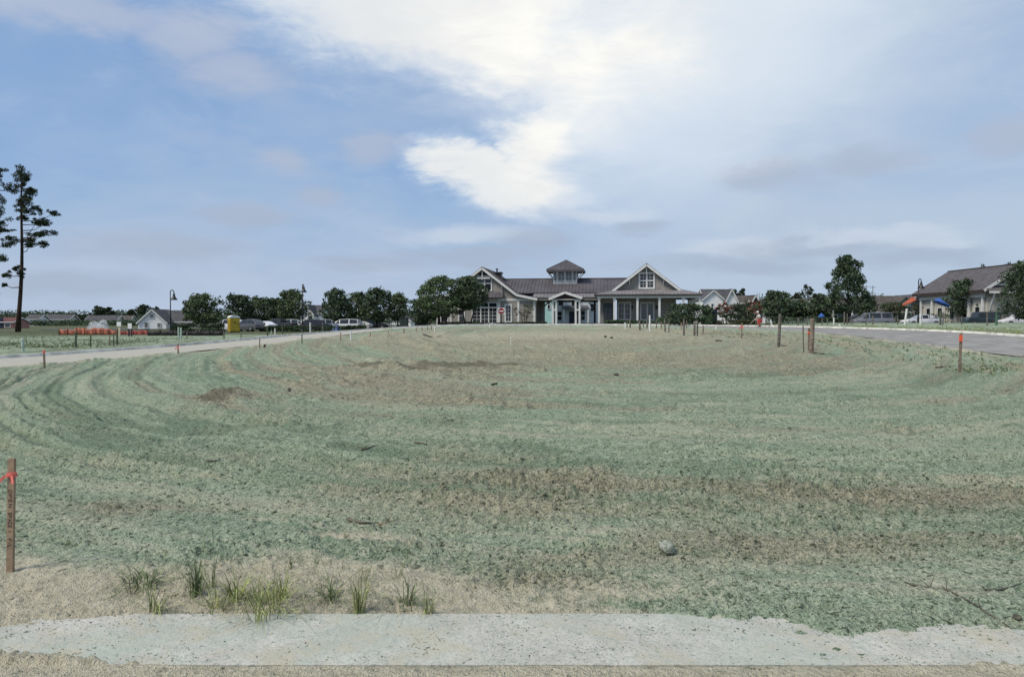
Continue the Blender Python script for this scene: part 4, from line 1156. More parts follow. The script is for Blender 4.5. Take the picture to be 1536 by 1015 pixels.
    for sx in (1, -1):
        q = MB(); xx = ax2 + sx * hwR * .5; zz = az2 - (az2 - zl) * .5 - .35; q.beam((xx, gy - .06, zz - .6), (xx, gy - .06, zz), .1, .1); q.beam((xx, gy - .06, zz - .55), (xx, gy - .5, zz), .09, .09); B('eave_bracket', q, TRIM)
    window(root, X(960, gy), X(979.5, gy), Z(431, X(970), gy), Z(411, X(970), gy), gy, 2, 2, fr=.2, muntins=(2, 2))
    # porch roof, a skirt round three sides
    fx0, fx1 = X(891, -.6), X(1053, -.6); fz = Z(441.6, X(970), -.6) + .03; tz = Z(434.5, X(970), gy)
    tx0, tx1 = lx_ + .2, rx_ - .1
    q = MB()
    q.slab([(fx0, -.6, fz), (fx1, -.6, fz), (tx1, gy - .02, tz), (tx0, gy - .02, tz)], .1); ribs(q, (tx0, gy, tz), (tx1, gy, tz), (tx0, -.6, fz), (tx1, -.6, fz), .42)
    q.slab([(fx0, -.6, fz), (tx0, gy, tz), (tx0, 12.2, tz), (fx0, 12.2, fz)], .1); q.slab([(fx1, -.6, fz), (fx1, 12.2, fz), (tx1, 12.2, tz), (tx1, gy, tz)], .1)
    ribs(q, (tx1, gy, tz), (tx1, 12, tz), (fx1, gy, fz), (fx1, 12, fz), .42); ribs(q, (tx0, gy, tz), (tx0, 12, tz), (fx0, gy, fz), (fx0, 12, fz), .42)
    for k in range(1, 7):
        f_ = k / 7; q.beam((fx1 + (tx1 - fx1) * f_, -.6 + 0 * f_, fz + .02), (fx1 + (tx1 - fx1) * f_, -.6 + (gy + .6) * (1 - 0) * (f_), fz + (tz - fz) * f_ + .03), .05, .05); q.beam((fx0 + (tx0 - fx0) * f_, -.6, fz + .02), (fx0 + (tx0 - fx0) * f_, -.6 + (gy + .6) * f_, fz + (tz - fz) * f_ + .03), .05, .05)
    q.beam((fx0, -.6, fz + .02), (tx0, gy, tz + .02), .1, .08); q.beam((fx1, -.6, fz + .02), (tx1, gy, tz + .02), .1, .08)
    B('porch_roof', q, ROOFL)
    g_ = MB(); g_.box(fx0, fx1, -.72, -.6, fz - .16, fz - .02); B('gutter', g_, DARK)
    zb2 = Z(447, X(970), -.3)
    q = MB().box(fx0 + .3, fx1 - .3, -.42, -.12, zb2, fz - .12); q.box(fx1 - .62, fx1 - .32, -.11, 11.8, zb2, fz - .12); q.box(fx0 + .32, fx0 + .62, -.11, 1, zb2, fz - .12); B('porch_beam', q, TRIM)
    B('porch_ceiling', MB().box(fx0 + .63, fx1 - .63, -.1, 11.8, zb2 + .1, zb2 + .16), mat('porch_ceiling', (.16, .165, .165), .8, .08, 2))
    for px in (898.5, 921.5, 956, 989, 1025, 1049.3):
        xx = X(px, -.27); q = MB().box(xx - .12, xx + .12, -.39, -.15, -.1, zb2 - .003); q.box(xx - .16, xx + .16, -.43, -.11, -.1, .18); q.box(xx - .16, xx + .16, -.43, -.11, zb2 - .18, zb2 - .004); B('porch_column', q, TRIM)
    for yy in (4, 8, 11.5):
        xx = fx1 - .47; q = MB().box(xx - .12, xx + .12, yy - .12, yy + .12, -.1, zb2 - .003); B('porch_column', q, TRIM)
    # porch back wall details
    window(root, X(928.5, gy), X(944.5, gy), Z(478, X(936), gy), Z(455, X(936), gy), gy, 2, 1, fr=.18, muntins=(2, 3))
    window(root, X(962, gy), X(979.5, gy), Z(478.5, X(970), gy), Z(455, X(970), gy), gy, 2, 1, glass=GLASSB, fr=.16, muntins=(1, 1))
    dr = MB().box(X(905, gy - .9), X(919, gy - .9), gy - .95, gy - .9, -.02, Z(455, X(910), gy)); d_ = B('door', dr, mat('slate_blue_door', (.055, .075, .095), .6, .1, 3))
    B('door_panel', MB().box(X(907, gy - .9), X(911, gy - .9), gy - .98, gy - .951, .25, 2.0), GLASS, d_); B('door_panel', MB().box(X(913, gy - .9), X(917, gy - .9), gy - .98, gy - .951, .25, 2.0), GLASS, d_)
    q = MB().box(X(900.5, gy - .9), X(923, gy - .9), gy - .89, gy - .003, -.1, zb2 + .05); B('entry_wall', q, SIDING)
    q = MB()
    for px in (948, 985): q.lathe([(.04, 0), (.1, .1), (.1, .3), (.03, .4)], 8, (X(px, gy), gy - .1, 1.9))
    B('wall_lamp', q, DARK)


build_clubhouse()


def house(name, label, px, Y, yaw, w, dep, hw, hr, ridge='x', wall=WHITE, roof=SHING, wins=(), door=None, base=None, porch=None, over=.35, cat='house', dormer=None, doorm=None, group=None):
    """gabled house; local x along the front (facing -y), z up from its base"""
    x = (px - 768) / FPX * Y; z = H(x, Y) if base is None else base
    root = empty(name, (x, Y, z), R(yaw)); tag(root, label, cat, group)
    hx, hy = w / 2, dep / 2; m = MB(); r = MB(); tm = MB()
    if ridge == 'y':
        m.prism([(-hx, -.3), (hx, -.3), (hx, hw), (0, hw + hr - .12), (-hx, hw)], -hy, hy); sl = hr / hx
        for sg in (1, -1):
            r.slab([(sg * (hx + over), -hy - over, hw - over * sl), (0, -hy - over, hw + hr), (0, hy + over, hw + hr), (sg * (hx + over), hy + over, hw - over * sl)], .14)
            tm.beam((sg * (hx + over), -hy - over - .03, hw - over * sl - .12), (0, -hy - over - .03, hw + hr - .12), .05, .22)
    else:
        k = len(m.v); m.v += [(sx * hx, y, zz) for sx in (-1, 1) for y, zz in ((-hy, -.3), (hy, -.3), (hy, hw), (0, hw + hr - .12), (-hy, hw))]
        m.f += [(0, 1, 2, 3, 4), (9, 8, 7, 6, 5), (0, 5, 6, 1), (1, 6, 7, 2), (2, 7, 8, 3), (3, 8, 9, 4), (4, 9, 5, 0)]; sl = hr / hy
        for sg in (1, -1):
            r.slab([(-hx - over, sg * (hy + over), hw - over * sl), (-hx - over, 0, hw + hr), (hx + over, 0, hw + hr), (hx + over, sg * (hy + over), hw - over * sl)], .14)
            for ex in (-hx - over - .03, hx + over + .03): tm.beam((ex, sg * (hy + over), hw - over * sl - .12), (ex, 0, hw + hr - .12), .05, .22)
        tm.beam((-hx - over, -hy - over - .03, hw - over * sl - .1), (hx + over, -hy - over - .03, hw - over * sl - .1), .06, .18)
    m.build('wall', wall, root); ro = r.build('roof', roof, root); tm.build('fascia', TRIM, root)
    for wi in wins:
        x0, z0_, ww, hh = wi[:4]; window(root, x0 - ww / 2, x0 + ww / 2, z0_, z0_ + hh, -hy, wi[4] if len(wi) > 4 else 1, 2, fr=.1)
    if door is not None:
        d = MB().box(door - .5, door + .5, -hy - .06, -hy - .003, -.05, 2.1).build('door', doorm or NAVY, root)
        MB().lathe([(.03, 0), (.05, .03), (.0, .06)], 8, (door + .35, -hy - .1, 1.0)).build('handle', DARK, d)
    if porch:
        x0, x1, dpt = porch; q = MB().slab([(x0, -hy - .003, 3.1), (x1, -hy - .003, 3.1), (x1, -hy - dpt, 2.6), (x0, -hy - dpt, 2.6)], .15); q.build('porch_roof', roof, root)
        n = max(2, int((x1 - x0) / 2.4) + 1)
        for i in range(n):
            xx = x0 + .15 + (x1 - x0 - .3) * i / (n - 1); MB().box(xx - .1, xx + .1, -hy - dpt + .05, -hy - dpt + .25, -.2, 2.44).build('porch_post', TRIM, root)
    if dormer:
        x0, ww, zz, hh, dd = dormer; q = MB().prism([(x0 - ww / 2, zz), (x0 + ww / 2, zz), (x0 + ww / 2, zz + hh * .5), (x0, zz + hh), (x0 - ww / 2, zz + hh * .5)], -hy - .25, -hy + dd); q.build('cross_gable', wall, root)
        q = MB()
        for sg in (1, -1): q.slab([(x0 + sg * (ww / 2 + .25), -hy - .5, zz + hh * .5 - .15), (x0, -hy - .5, zz + hh + .1), (x0, -hy + dd + .2, zz + hh + .1), (x0 + sg * (ww / 2 + .25), -hy + dd + .2, zz + hh * .5 - .15)], .12)
        q.build('cross_roof', roof, ro)
    return root


# houses, left to right
house('brick_house', 'pinkish brick house with red roof at the far left edge', 6, 150, 6, 6.4, 6, 1.35, .8, 'x', BRICK, REDROOF, [(-1.2, .3, 1.0, .9), (2.2, .3, .9, .9)], 1.0, over=.2)
house('white_house', 'white gabled house with dark roof behind the left lamp post', 241, 132, 8, 4.4, 9, .9, 2.1, 'y', WHITE, SHING, [(0, 1.55, .55, .5), (-.9, .0, .5, .7), (1.1, .1, .5, .5)], None, base=.45, over=.25)
house('white_house', 'long white wing with window row right of the left lamp post', 274, 135, 6, 5.4, 5, .85, 1.8, 'x', WHITE, SHING, [(-1.9, -.05, .6, .55, 2), (-.6, -.05, .6, .55, 2), (.8, -.05, .6, .55, 2), (2.0, -.05, .6, .55, 2)], None, base=.65, over=.2)
house('white_house', 'small white gable below the oaks left of the clubhouse', 609, 150, -12, 4.4, 7, 1.4, 1.3, 'y', WHITE, SHING, [(.6, .3, .7, .8)], None, base=.2, over=.3)
for px, Y, w, hw, hr, wl, rf, lab in ((92, 230, 7, 2.0, 1.3, CREAM, SHING, 'small grey roofed house in the far trees right of the lone pine'), (158, 240, 9, 1.6, 1.5, CREAM, SHING, 'pale roofed house hidden behind the fountain'), (57, 220, 3, 2.0, 1.2, WHITE, SHING, 'tiny white house front just right of the lone pine'),
                                        (180, 250, 8, 1.7, 1.4, CREAM, BRSH, 'pale roof among trees behind the white sign post')):
    house('far_house', lab, px, Y, 5, w, 6, hw, hr, 'x', wl, rf, [(-w / 4, .5, .9, 1.0), (w / 4, .5, .9, 1.0)], None, group='far houses by the pond')
house('teal_house', 'pale teal house seen through the clubhouse breezeway', 806, 126, 4, 5.2, 8, 5.0, 2.2, 'x', TEAL, SHING, [(1.4, 2.5, .35, 1.3), (-.8, 1.0, .8, 1.4)], None, base=.9)
house('grey_house', 'pale two storey house with porch seen through the entrance portal', 851, 132, 3, 6.6, 8, 5.2, 2.0, 'x', mat('pale_grey_siding', (.60, .63, .65), .8, .05, 2), SHING, [(-1.6, 3.1, .8, 1.3), (1.0, 3.1, 1.6, 1.3, 2), (-1.8, .7, .7, 1.4), (2.1, .7, .6, 1.5)], .3, base=.9, porch=(-1.4, 2.9, 1.6), dormer=(.2, 5.2, 4.9, 1.8, 2))
house('grey_house', 'pale house edge seen through the right bay of the breezeway', 888, 134, 3, 3.4, 8, 4.2, 1.6, 'y', MATS['pale_grey_siding'], SHING, [(-.6, 2.2, .5, 1.2)], None, base=.9)
def house_px(name, label, Y, p0, p1, eave, apex, dep, ridge, wall, roof, wins, base=1.0, yaw=0, **k):
    """house sized from its outline: p0-p1 across, eave and ridge heights; windows in shares of width and of wall height"""
    w = (p1 - p0) / FPX * Y; hw = P(768, eave, Y).z - base; hr = P(768, apex, Y).z - base - hw
    W_ = [(-w / 2 + w * a, hw * c, w * ww, hw * hh) + tuple(r_) for a, c, ww, hh, *r_ in wins]
    return house(name, label, (p0 + p1) / 2, Y + dep / 2, yaw, w * (Y + dep / 2) / Y, dep, hw, hr, ridge, wall, roof, W_, None, base, **k)


house_px('white_house', 'tall white gabled house glimpsed between the oaks right of the lamp', 150, 459, 478, 471, 456.5, 8, 'y', WHITE, SHING, [(.75, .6, .12, .25), (.35, .3, .1, .25)], base=0, over=.25)
house_px('white_house', 'dark roofed wing of the white house between the oaks', 153, 470, 488, 469, 457, 6, 'x', WHITE, SHING, [(.5, .4, .15, .25)], base=0, over=.2)
house_px('white_farmhouse', 'white farmhouse front gable with two windows right of the clubhouse', 138, 1043, 1075, 448.5, 435, 9, 'y', WHITE, SHING, [(.45, .55, .09, .25), (.78, .55, .09, .25)], yaw=2, over=.25)
house_px('white_farmhouse', 'taller narrow white gable of the farmhouse by the crimson tree', 137, 1077, 1093.5, 450, 433, 9, 'y', WHITE, SHING, [(.45, .72, .08, .12)], yaw=2, over=.25)
house_px('white_farmhouse', 'dark roofed farmhouse body behind the two white gables', 141, 1051, 1086, 447.5, 432.5, 7, 'x', WHITE, SHING, [(.8, .5, .06, .2)], over=.2)
house_px('brown_house', 'brown shingled house roof right of the white farmhouse', 140, 1093, 1126, 453, 442, 7, 'x', mat('brown_siding', (.075, .066, .056), .85, .1, 2), BRSH, [(.3, .3, .2, .4), (.7, .3, .2, .4)])
house_px('brown_house', 'dark brown gable end with pale rake right of the brown roof', 138, 1119, 1129, 451, 442, 7, 'y', MATS['brown_siding'], BRSH, [(.5, .7, .2, .15)], over=.2)
house_px('grey_cottage', 'grey roofed cottage with a pale gable behind the worker', 136, 1126, 1147, 462, 449, 7, 'x', MATS['pale_grey_siding'], SHING, [(.3, .3, .2, .45), (.75, .3, .2, .45)])
house_px('grey_cottage', 'pale cottage front with steep gable right of the tall crimson tree', 134, 1141, 1153, 458, 448, 6, 'y', MATS['pale_grey_siding'], SHING, [(.5, .3, .4, .4, 2)], over=.2)
house('teal_cottage', 'grey green cottage with olive roof left of the pyramidal tree', 1206, 130, 4, 6.0, 7, 2.3, 1.9, 'x', mat('grey_green_siding', (.18, .24, .215), .8, .08, 2), mat('olive_shingles', (.07, .075, .06), .9, .2, 2), [(-2.2, .8, .8, 1.1), (2.4, .8, .7, 1.1)], .6, base=1.0, porch=(-.2, 3.4, 1.2))
house('teal_cottage', 'cottage under the pyramidal tree with pale porch posts', 1255, 124, 4, 7.4, 7, 2.4, 1.8, 'x', MATS['grey_green_siding'], BRSH, [(-2.2, .8, .9, 1.2), (2.2, .8, .9, 1.2)], 0, base=1.0, porch=(-3.2, 3.2, 1.5))
house('brown_roof_house', 'house with mauve brown roof right of the pyramidal tree', 1318, 140, 6, 7.0, 8, 2.3, 2.7, 'x', MATS['grey_green_siding'], BRSH, [(-2, .7, .9, 1.2), (1.5, .7, .9, 1.2)], None, base=1.0, dormer=(2.3, 2.0, 3.0, 1.6, 2))
house_px('slate_house', 'slate blue gabled house behind the orange parasol', 140, 1341, 1376, 455, 441, 8, 'y', mat('slate_siding', (.10, .125, .145), .8, .08, 2), SHING, [(.3, .4, .12, .3), (.7, .4, .12, .3)])


def build_hall():
    """the large hall at the right edge: its gable end faces the road, the long roof runs straight back to a hip"""
    Y0, L = 99.0, 16.5; cx = (1530 - 768) / FPX * Y0; z0 = 1.0
    root = empty('hall', (cx, Y0, z0)); tag(root, 'large hall with long mauve grey roof and cream walls at the far right', 'hall')
    hw = 60 / FPX * Y0; ez = P(1470, 434.5, Y0).z - z0; rz = P(1530, 395, Y0).z - z0; sl = (rz - ez) / hw
    B = lambda nm, mb, m, par=root: mb.build(nm, m, par)
    MS = mat('mauve_shingles', (.092, .084, .086), .85, .14, 1.5, .3, 18)
    q = MB()
    for s_ in (-1, 1): q.slab([(s_ * hw, -.7, ez), (0, -.7, rz), (0, L, rz), (s_ * hw, L + hw * .12, ez)], .18)
    q.slab([(-hw, L + hw * .12, ez), (0, L, rz), (hw, L + hw * .12, ez)], .18); q.beam((0, -.6, rz + .04), (0, L, rz + .04), .3, .08)
    B('roof', q, MS)
    B('wall', MB().prism([(-hw + .9, -.3), (hw - .9, -.3), (hw - .9, ez - .2 + .9 * sl), (0, rz - .3), (-hw + .9, ez - .2 + .9 * sl)], 0, L - .3), CREAM)
    B('gable_siding', MB().prism([(-hw + .9, ez - .9), (hw - .9, ez - .9), (hw - .9, ez - .25 + .9 * sl), (0, rz - .35), (-hw + .9, ez - .25 + .9 * sl)], -.04, -.004), SIDING)
    q = MB()
    for s_ in (-1, 1): q.beam((s_ * hw, -.74, ez - .16), (0, -.74, rz - .16), .06, .34)
    B('rake_board', q, TRIM)
    B('gable_band', MB().box(-hw + 1.3, hw - 1.3, -.12, -.045, ez + .55, ez + .8), TRIM)
    q = MB().slab([(-hw + .5, -.05, ez + .5), (hw - .5, -.05, ez + .5), (hw - .2, -1.5, ez - .15), (-hw + .2, -1.5, ez - .15)], .12); B('pent_roof', q, MS)
    B('pent_fascia', MB().box(-hw + .2, hw - .2, -1.58, -1.51, ez - .5, ez - .2), TRIM)
    for s_ in (-1, 1): B('bracket', MB().beam((s_ * (hw - 1.2), -.05, ez - 2.6), (s_ * (hw - 1.0), -1.35, ez - .4), .16, .16), TRIM)
    B('eave_fascia', MB().box(-hw - .05, -hw + .02, -.6, L + .3, ez - .4, ez - .05), DARKBROWN)
    B('frieze', MB().box(-hw + .5, -hw + .8, .2, L - .4, ez - .95, ez - .35), TRIM)
    for i in range(6): yy = .4 + i * (L - 1.5) / 5; B('porch_post', MB().box(-hw + .5, -hw + .78, yy, yy + .28, -.3, ez - .95), TRIM)
    window(root, -.5, .5, ez + 1.0, ez + 2.2, -.04, 2, 2, fr=.12)
    for yy in (1.5, 4.4, 7.4, 10.4, 13.4):
        q = MB().box(-hw + .86, -hw + .897, yy, yy + 1.1, .7, 2.4); w_ = B('side_window', q, TRIM); B('pane', MB().box(-hw + .84, -hw + .859, yy + .1, yy + 1.0, .8, 2.3), GLASS, w_)


build_hall()
# ------------------------------------------------------------------ vehicles
PW = mat('white_car_paint', (.62, .63, .65), .25, .03, 1, spec=.6)
PS = mat('silver_car_paint', (.26, .27, .285), .3, .05, 1, metal=.5, spec=.6)
PK = mat('dark_car_paint', (.025, .028, .034), .25, .1, 1, spec=.6)
PT = mat('dark_teal_car_paint', (.028, .050, .062), .3, .1, 1, spec=.6)
PG = mat('grey_car_paint', (.12, .125, .135), .3, .05, 1, metal=.4, spec=.6)
RUB = mat('tyre_rubber', (.02, .02, .02), .9, .1, 4)
RIM = mat('alloy_rim', (.33, .33, .34), .35, .1, 4, metal=.8)
LAMPR = mat('tail_lamp_red', (.28, .012, .012), .3, .1, 4)
LAMPW = mat('head_lamp_clear', (.55, .56, .58), .15, .05, 4)
# stations: x, low edge, shoulder, roof, roof half width share
CARS = {
    'sedan': (4.75, 1.82, [(2.37, .38, .56, .60, .70), (2.2, .22, .68, .74, .80), (1.15, .2, .86, .93, .82), (.30, .2, .90, 1.38, .66), (-.5, .2, .92, 1.44, .67), (-1.25, .2, .94, 1.33, .66), (-1.85, .2, .95, 1.06, .80), (-2.28, .26, .9, .98, .80), (-2.37, .42, .7, .76, .72)], (2, 3, 5, 6)),
    'suv': (4.7, 1.9, [(2.35, .42, .70, .76, .72), (2.2, .26, .88, .94, .82), (1.25, .24, 1.02, 1.10, .84), (.55, .24, 1.04, 1.66, .70), (-.5, .24, 1.06, 1.72, .72), (-1.6, .24, 1.08, 1.66, .72), (-2.2, .26, 1.06, 1.14, .84), (-2.35, .42, .85, .92, .78)], (2, 3, 5, 6)),
    'van': (5.1, 1.98, [(2.55, .42, .66, .72, .72), (2.3, .24, .86, .96, .82), (1.7, .22, .98, 1.10, .84), (.75, .22, 1.0, 1.70, .72), (-.8, .22, 1.02, 1.76, .74), (-2.15, .22, 1.02, 1.70, .74), (-2.45, .24, 1.0, 1.12, .86), (-2.55, .42, .8, .88, .80)], (2, 3, 5, 6)),
    'boxy': (4.3, 1.85, [(2.15, .5, .95, 1.02, .78), (2.05, .42, 1.06, 1.10, .80), (.85, .42, 1.12, 1.16, .84), (.62, .42, 1.12, 1.80, .84), (-.6, .42, 1.12, 1.84, .86), (-2.0, .42, 1.12, 1.82, .86), (-2.1, .42, 1.10, 1.20, .90), (-2.15, .5, .95, 1.05, .86)], (2, 3, 5, 6)),
    'pickup': (5.6, 2.0, [(2.8, .5, .86, .92, .80), (2.6, .32, 1.0, 1.08, .84), (1.45, .3, 1.1, 1.18, .86), (.8, .3, 1.12, 1.78, .74), (-.2, .3, 1.12, 1.84, .74), (-.75, .3, 1.12, 1.76, .74), (-.95, .3, 1.12, 1.2, .94), (-2.7, .3, 1.12, 1.2, .94), (-2.8, .45, 1.05, 1.12, .9)], (2, 3, 5, 6))}


def car(name, label, px, Y, yaw, kind, paint, cat, group, z=None):
    L, W, st, (w0, w1, w2, w3) = CARS[kind]; x = (px - 768) / FPX * Y
    root = empty(name, (x, Y, H(x, Y) if z is None else z), R(yaw)); tag(root, label, cat, group)
    hw = W / 2; m = MB(); n = 10

    def sec(s_):
        xx, zl, zb, zt, k = s_; t = 1.0 - .10 * max(0, abs(xx) - L * .36) / (L * .14)
        y1, y2, y3, y4 = hw * .90 * t, hw * t, hw * .965 * t, hw * k * t
        return [(xx, -y1, zl), (xx, -y2, (zl * 1.2 + zb) / 2.2), (xx, -y3, zb), (xx, -y4, zt), (xx, -y4 * .55, zt + .03), (xx, y4 * .55, zt + .03), (xx, y4, zt), (xx, y3, zb), (xx, y2, (zl * 1.2 + zb) / 2.2), (xx, y1, zl)]
    for s_ in st: m.v += sec(s_)
    for i in range(len(st) - 1):
        for j in range(n): a, b = i * n + j, i * n + (j + 1) % n; m.f.append((a, b, b + n, a + n))
    m.f.append(tuple(range(n - 1, -1, -1))); e = (len(st) - 1) * n; m.f.append(tuple(range(e, e + n)))
    body = m.build('body', paint, root, True); body.data.set_sharp_from_angle(angle=R(32))

    def glassq(pts, nm):
        q = [Vector(p) for p in pts]; cen = sum(q, Vector()) / 4; q = [cen + (p - cen) * .88 for p in q]
        nn = (q[1] - q[0]).cross(q[3] - q[0]).normalized(); oo = Vector((cen.x * .1, cen.y, cen.z - .8))
        if nn.dot(oo) < 0: nn = -nn
        MB().add([p + nn * .012 for p in q] + [p + nn * .002 for p in q], [(0, 1, 2, 3), (0, 4, 5, 1), (1, 5, 6, 2), (2, 6, 7, 3), (3, 7, 4, 0)]).build(nm, GLASS, root)
    A = [sec(s_) for s_ in st]
    glassq([A[w0][3], A[w0][6], A[w1][6], A[w1][3]], 'windshield'); glassq([A[w3][3], A[w3][6], A[w2][6], A[w2][3]], 'rear_window')
    for b_, t_ in ((2, 3), (7, 6)):
        for i in range(w0, w3):
            if i == w0: glassq([A[i][b_], A[i + 1][b_], A[i + 1][t_], Vector(A[i][b_]).lerp(Vector(A[i + 1][t_]), .12)], 'side_window')
            elif i == w3 - 1: glassq([A[i][b_], A[i + 1][b_], Vector(A[i + 1][b_]).lerp(Vector(A[i][t_]), .12), A[i][t_]], 'side_window')
            else: glassq([A[i][b_], A[i + 1][b_], A[i + 1][t_], A[i][t_]], 'side_window')
    wr = .36 if kind in ('boxy', 'pickup', 'suv') else .33
    for sx in (L * .30, -L * .29):
        for sy in (-1, 1):
            wz = MB().lathe([(wr * .55, -.09), (wr * .93, -.11), (wr, -.07), (wr, .07), (wr * .93, .11), (wr * .55, .09)], 18, (sx, sy * (hw - .06), wr), 'y'); t = wz.build('wheel', RUB, root, True)
            MB().lathe([(.02, sy * .105), (wr * .25, sy * .12), (wr * .56, sy * .085), (wr * .6, sy * .04)], 14, (sx, sy * (hw - .06), wr), 'y').build('rim', RIM, t)
    zh = st[1][2] - .14; zt = st[-2][2] - .16
    for sy in (-1, 1):
        MB().beam((st[0][0] - .03, sy * hw * .62, zh), (st[1][0] - .03, sy * hw * .88, zh + .04), .10, .15).build('headlight', LAMPW, root)
        MB().beam((st[-1][0] + .03, sy * hw * .62, zt), (st[-2][0] + .02, sy * hw * .90, zt + .03), .10, .17).build('taillight', LAMPR, root)
    MB().box(st[-1][0] - .04, st[-1][0] + .1, -hw * .7, hw * .7, .38, .56).build('bumper', DARK, root); MB().box(st[0][0] - .1, st[0][0] + .04, -hw * .7, hw * .7, .34, .5).build('bumper', DARK, root)
    return root


CG = 'cars in the left car park'
car('parked_car', 'white minivan parked behind the yellow toilet', 344, 113, 168, 'suv', PW, 'car', CG)
car('parked_car', 'grey SUV parked just right of the yellow toilet', 374, 109, 148, 'suv', PG, 'car', CG)
car('parked_car', 'small white car parked right of the grey SUV', 396, 110, 140, 'sedan', PW, 'car', CG)
car('parked_truck', 'dark pickup truck parked left of the second lamp post', 418, 119, 165, 'pickup', PK, 'truck', CG)
car('parked_car', 'white SUV parked behind the second lamp post', 442, 121, 12, 'suv', PW, 'car', CG)
car('parked_car', 'white sedan just right of the second lamp post', 462, 124, 20, 'sedan', PW, 'car', CG)
car('parked_car', 'dark SUV with open hatch below the white gable', 475, 117, 20, 'suv', PK, 'car', CG)
car('parked_car', 'white car right of the dark SUV below the white gable', 490, 119, 35, 'suv', PW, 'car', CG)
car('parked_car', 'white minivan parked under the oak trio', 519, 120, 172, 'van', PW, 'car', CG)
car('parked_car', 'white sedan at the right end of the car row', 536, 124, 170, 'sedan', PW, 'car', CG)
car('parked_car', 'dark navy car deep in the shade under the oak trio', 562, 128, 0, 'suv', PK, 'car', CG)
RG = 'cars along the right side road'
car('parked_car', 'silver minivan left of the leaning white pipe', 1308, 98, 180, 'van', PS, 'car', RG)
car('parked_car', 'white sedan between the two white pipes on the right', 1382, 97, 180, 'sedan', PW, 'car', RG)
car('parked_car', 'dark boxy off-road car behind the green barrier frame', 1471, 98, 180, 'boxy', PT, 'car', RG)
car('parked_car', 'white car at the right picture edge', 1525, 97, 184, 'sedan', PW, 'car', RG)
car('parked_car', 'dark car parked behind the white car at the right edge', 1548, 101, 182, 'suv', PK, 'car', RG)
car('parked_car', 'dark blue car in the shade below the pyramidal tree', 1286, 116, 178, 'sedan', PK, 'car', RG)

# ------------------------------------------------------------------ site furniture
YEL = mat('yellow_plastic', (.46, .33, .030), .55, .1, 2)
ROOFW = mat('white_plastic', (.72, .72, .70), .5, .05, 2)


def build_toilet():
    b = on_ground(350.5, 101); root = empty('portable_toilet', b, R(36)); tag(root, 'yellow portable toilet with white roof at the edge of the car park', 'toilet')
    h = P(350, 476.6, 101).z - b.z; w = .60
    q = MB().box(-w, w, -w, w, .12, h)
    for i in range(6):
        t = -w + .1 + i * (2 * w - .2) / 5; q.box(w, w + .025, t - .04, t + .04, .3, h - .25); q.box(t - .04, t + .04, w, w + .025, .3, h - .25); q.box(-w - .025, -w, t - .04, t + .04, .3, h - .25)
    q.build('cabin', YEL, root)
    MB().box(-w - .05, w + .05, -w - .05, w + .05, 0, .115).build('skid', DARK, root)
    r = MB(); k = w + .06; pr = [(-k, .0), (-k, .1), (-k * .6, .27), (-k * .2, .33), (k * .2, .33), (k * .6, .27), (k, .1), (k, 0)]
    r.prism([(x, h + z) for x, z in pr], -k, k); r.build('roof', ROOFW, root)
    MB().tube([(.35, .35, h + .15), (.35, .35, h + .55)], [.05, .05], 8).build('vent_pipe', DARK, root)
    d = MB().box(-w + .08, w - .08, -w - .04, -w - .003, .2, h - .1); d.box(-w + .2, w - .2, -w - .055, -w - .041, .35, h * .45); d.box(-w + .2, w - .2, -w - .055, -w - .041, h * .52, h - .25); dd = d.build('door', YEL, root)
    MB().box(w - .2, w - .14, -w - .09, -w - .042, 1.0, 1.2).build('handle', DARK, dd)
    s_ = MB().box(-.12, .12, -w - .06, -w - .0555, h - .7, h - .62); s_.box(-.03, .05, -w - .06, -w - .0555, h - .62, h - .42); s_.box(-.16, .10, -w - .0605, -w - .0556, h - .78, h - .74); s_.build('emblem', DARK, dd)


build_toilet()


def lamp(label, px, Y, top, armpx, basepx=None):
    b = on_ground(px, Y); root = empty('street_lamp', b); tag(root, label, 'street lamp', 'gooseneck street lamps')
    h = P(px, top, Y).z - b.z; r = (armpx - px) / FPX * Y
    q = MB().tube([(0, 0, -.1), (0, 0, h - abs(r) * .6)], [.085, .06], 10); q.build('pole', DARK, root, True)
    MB().lathe([(.2, 0), (.2, .12), (.13, .3), (.1, .9), (.07, 1.0)], 12).build('pole_base', DARK, root)
    pts = [(r / 2 - r / 2 * math.cos(t), 0, h - abs(r) * .6 + abs(r) * .6 * math.sin(t)) for t in [math.pi * i / 10 for i in range(11)]]; pts += [(r, 0, h - abs(r) * .6 - .25)]
    MB().tube(pts, [.055] * len(pts), 8).build('arm', DARK, root, True)
    z = h - abs(r) * .6 - .25
    s_ = MB().lathe([(.07, z + .12), (.12, z + .05), (.14, z - .15), (.20, z - .35), (.40, z - .62), (.42, z - .70), (.36, z - .68), (.1, z - .3)], 16, (r, 0, 0)).build('lamp_shade', DARK, root, True)
    MB().lathe([(.01, z - .45), (.12, z - .5), (.12, z - .6), (.01, z - .68)], 10, (r, 0, 0)).build('lens', LAMPW, s_)


lamp('gooseneck street lamp before the white house on the left', 256, 96, 435, 261.5)
lamp('gooseneck street lamp among the car park oaks', 454, 103, 426.5, 456)
lamp('gooseneck street lamp before the hall on the right', 1377, 94, 418.5, 1381)

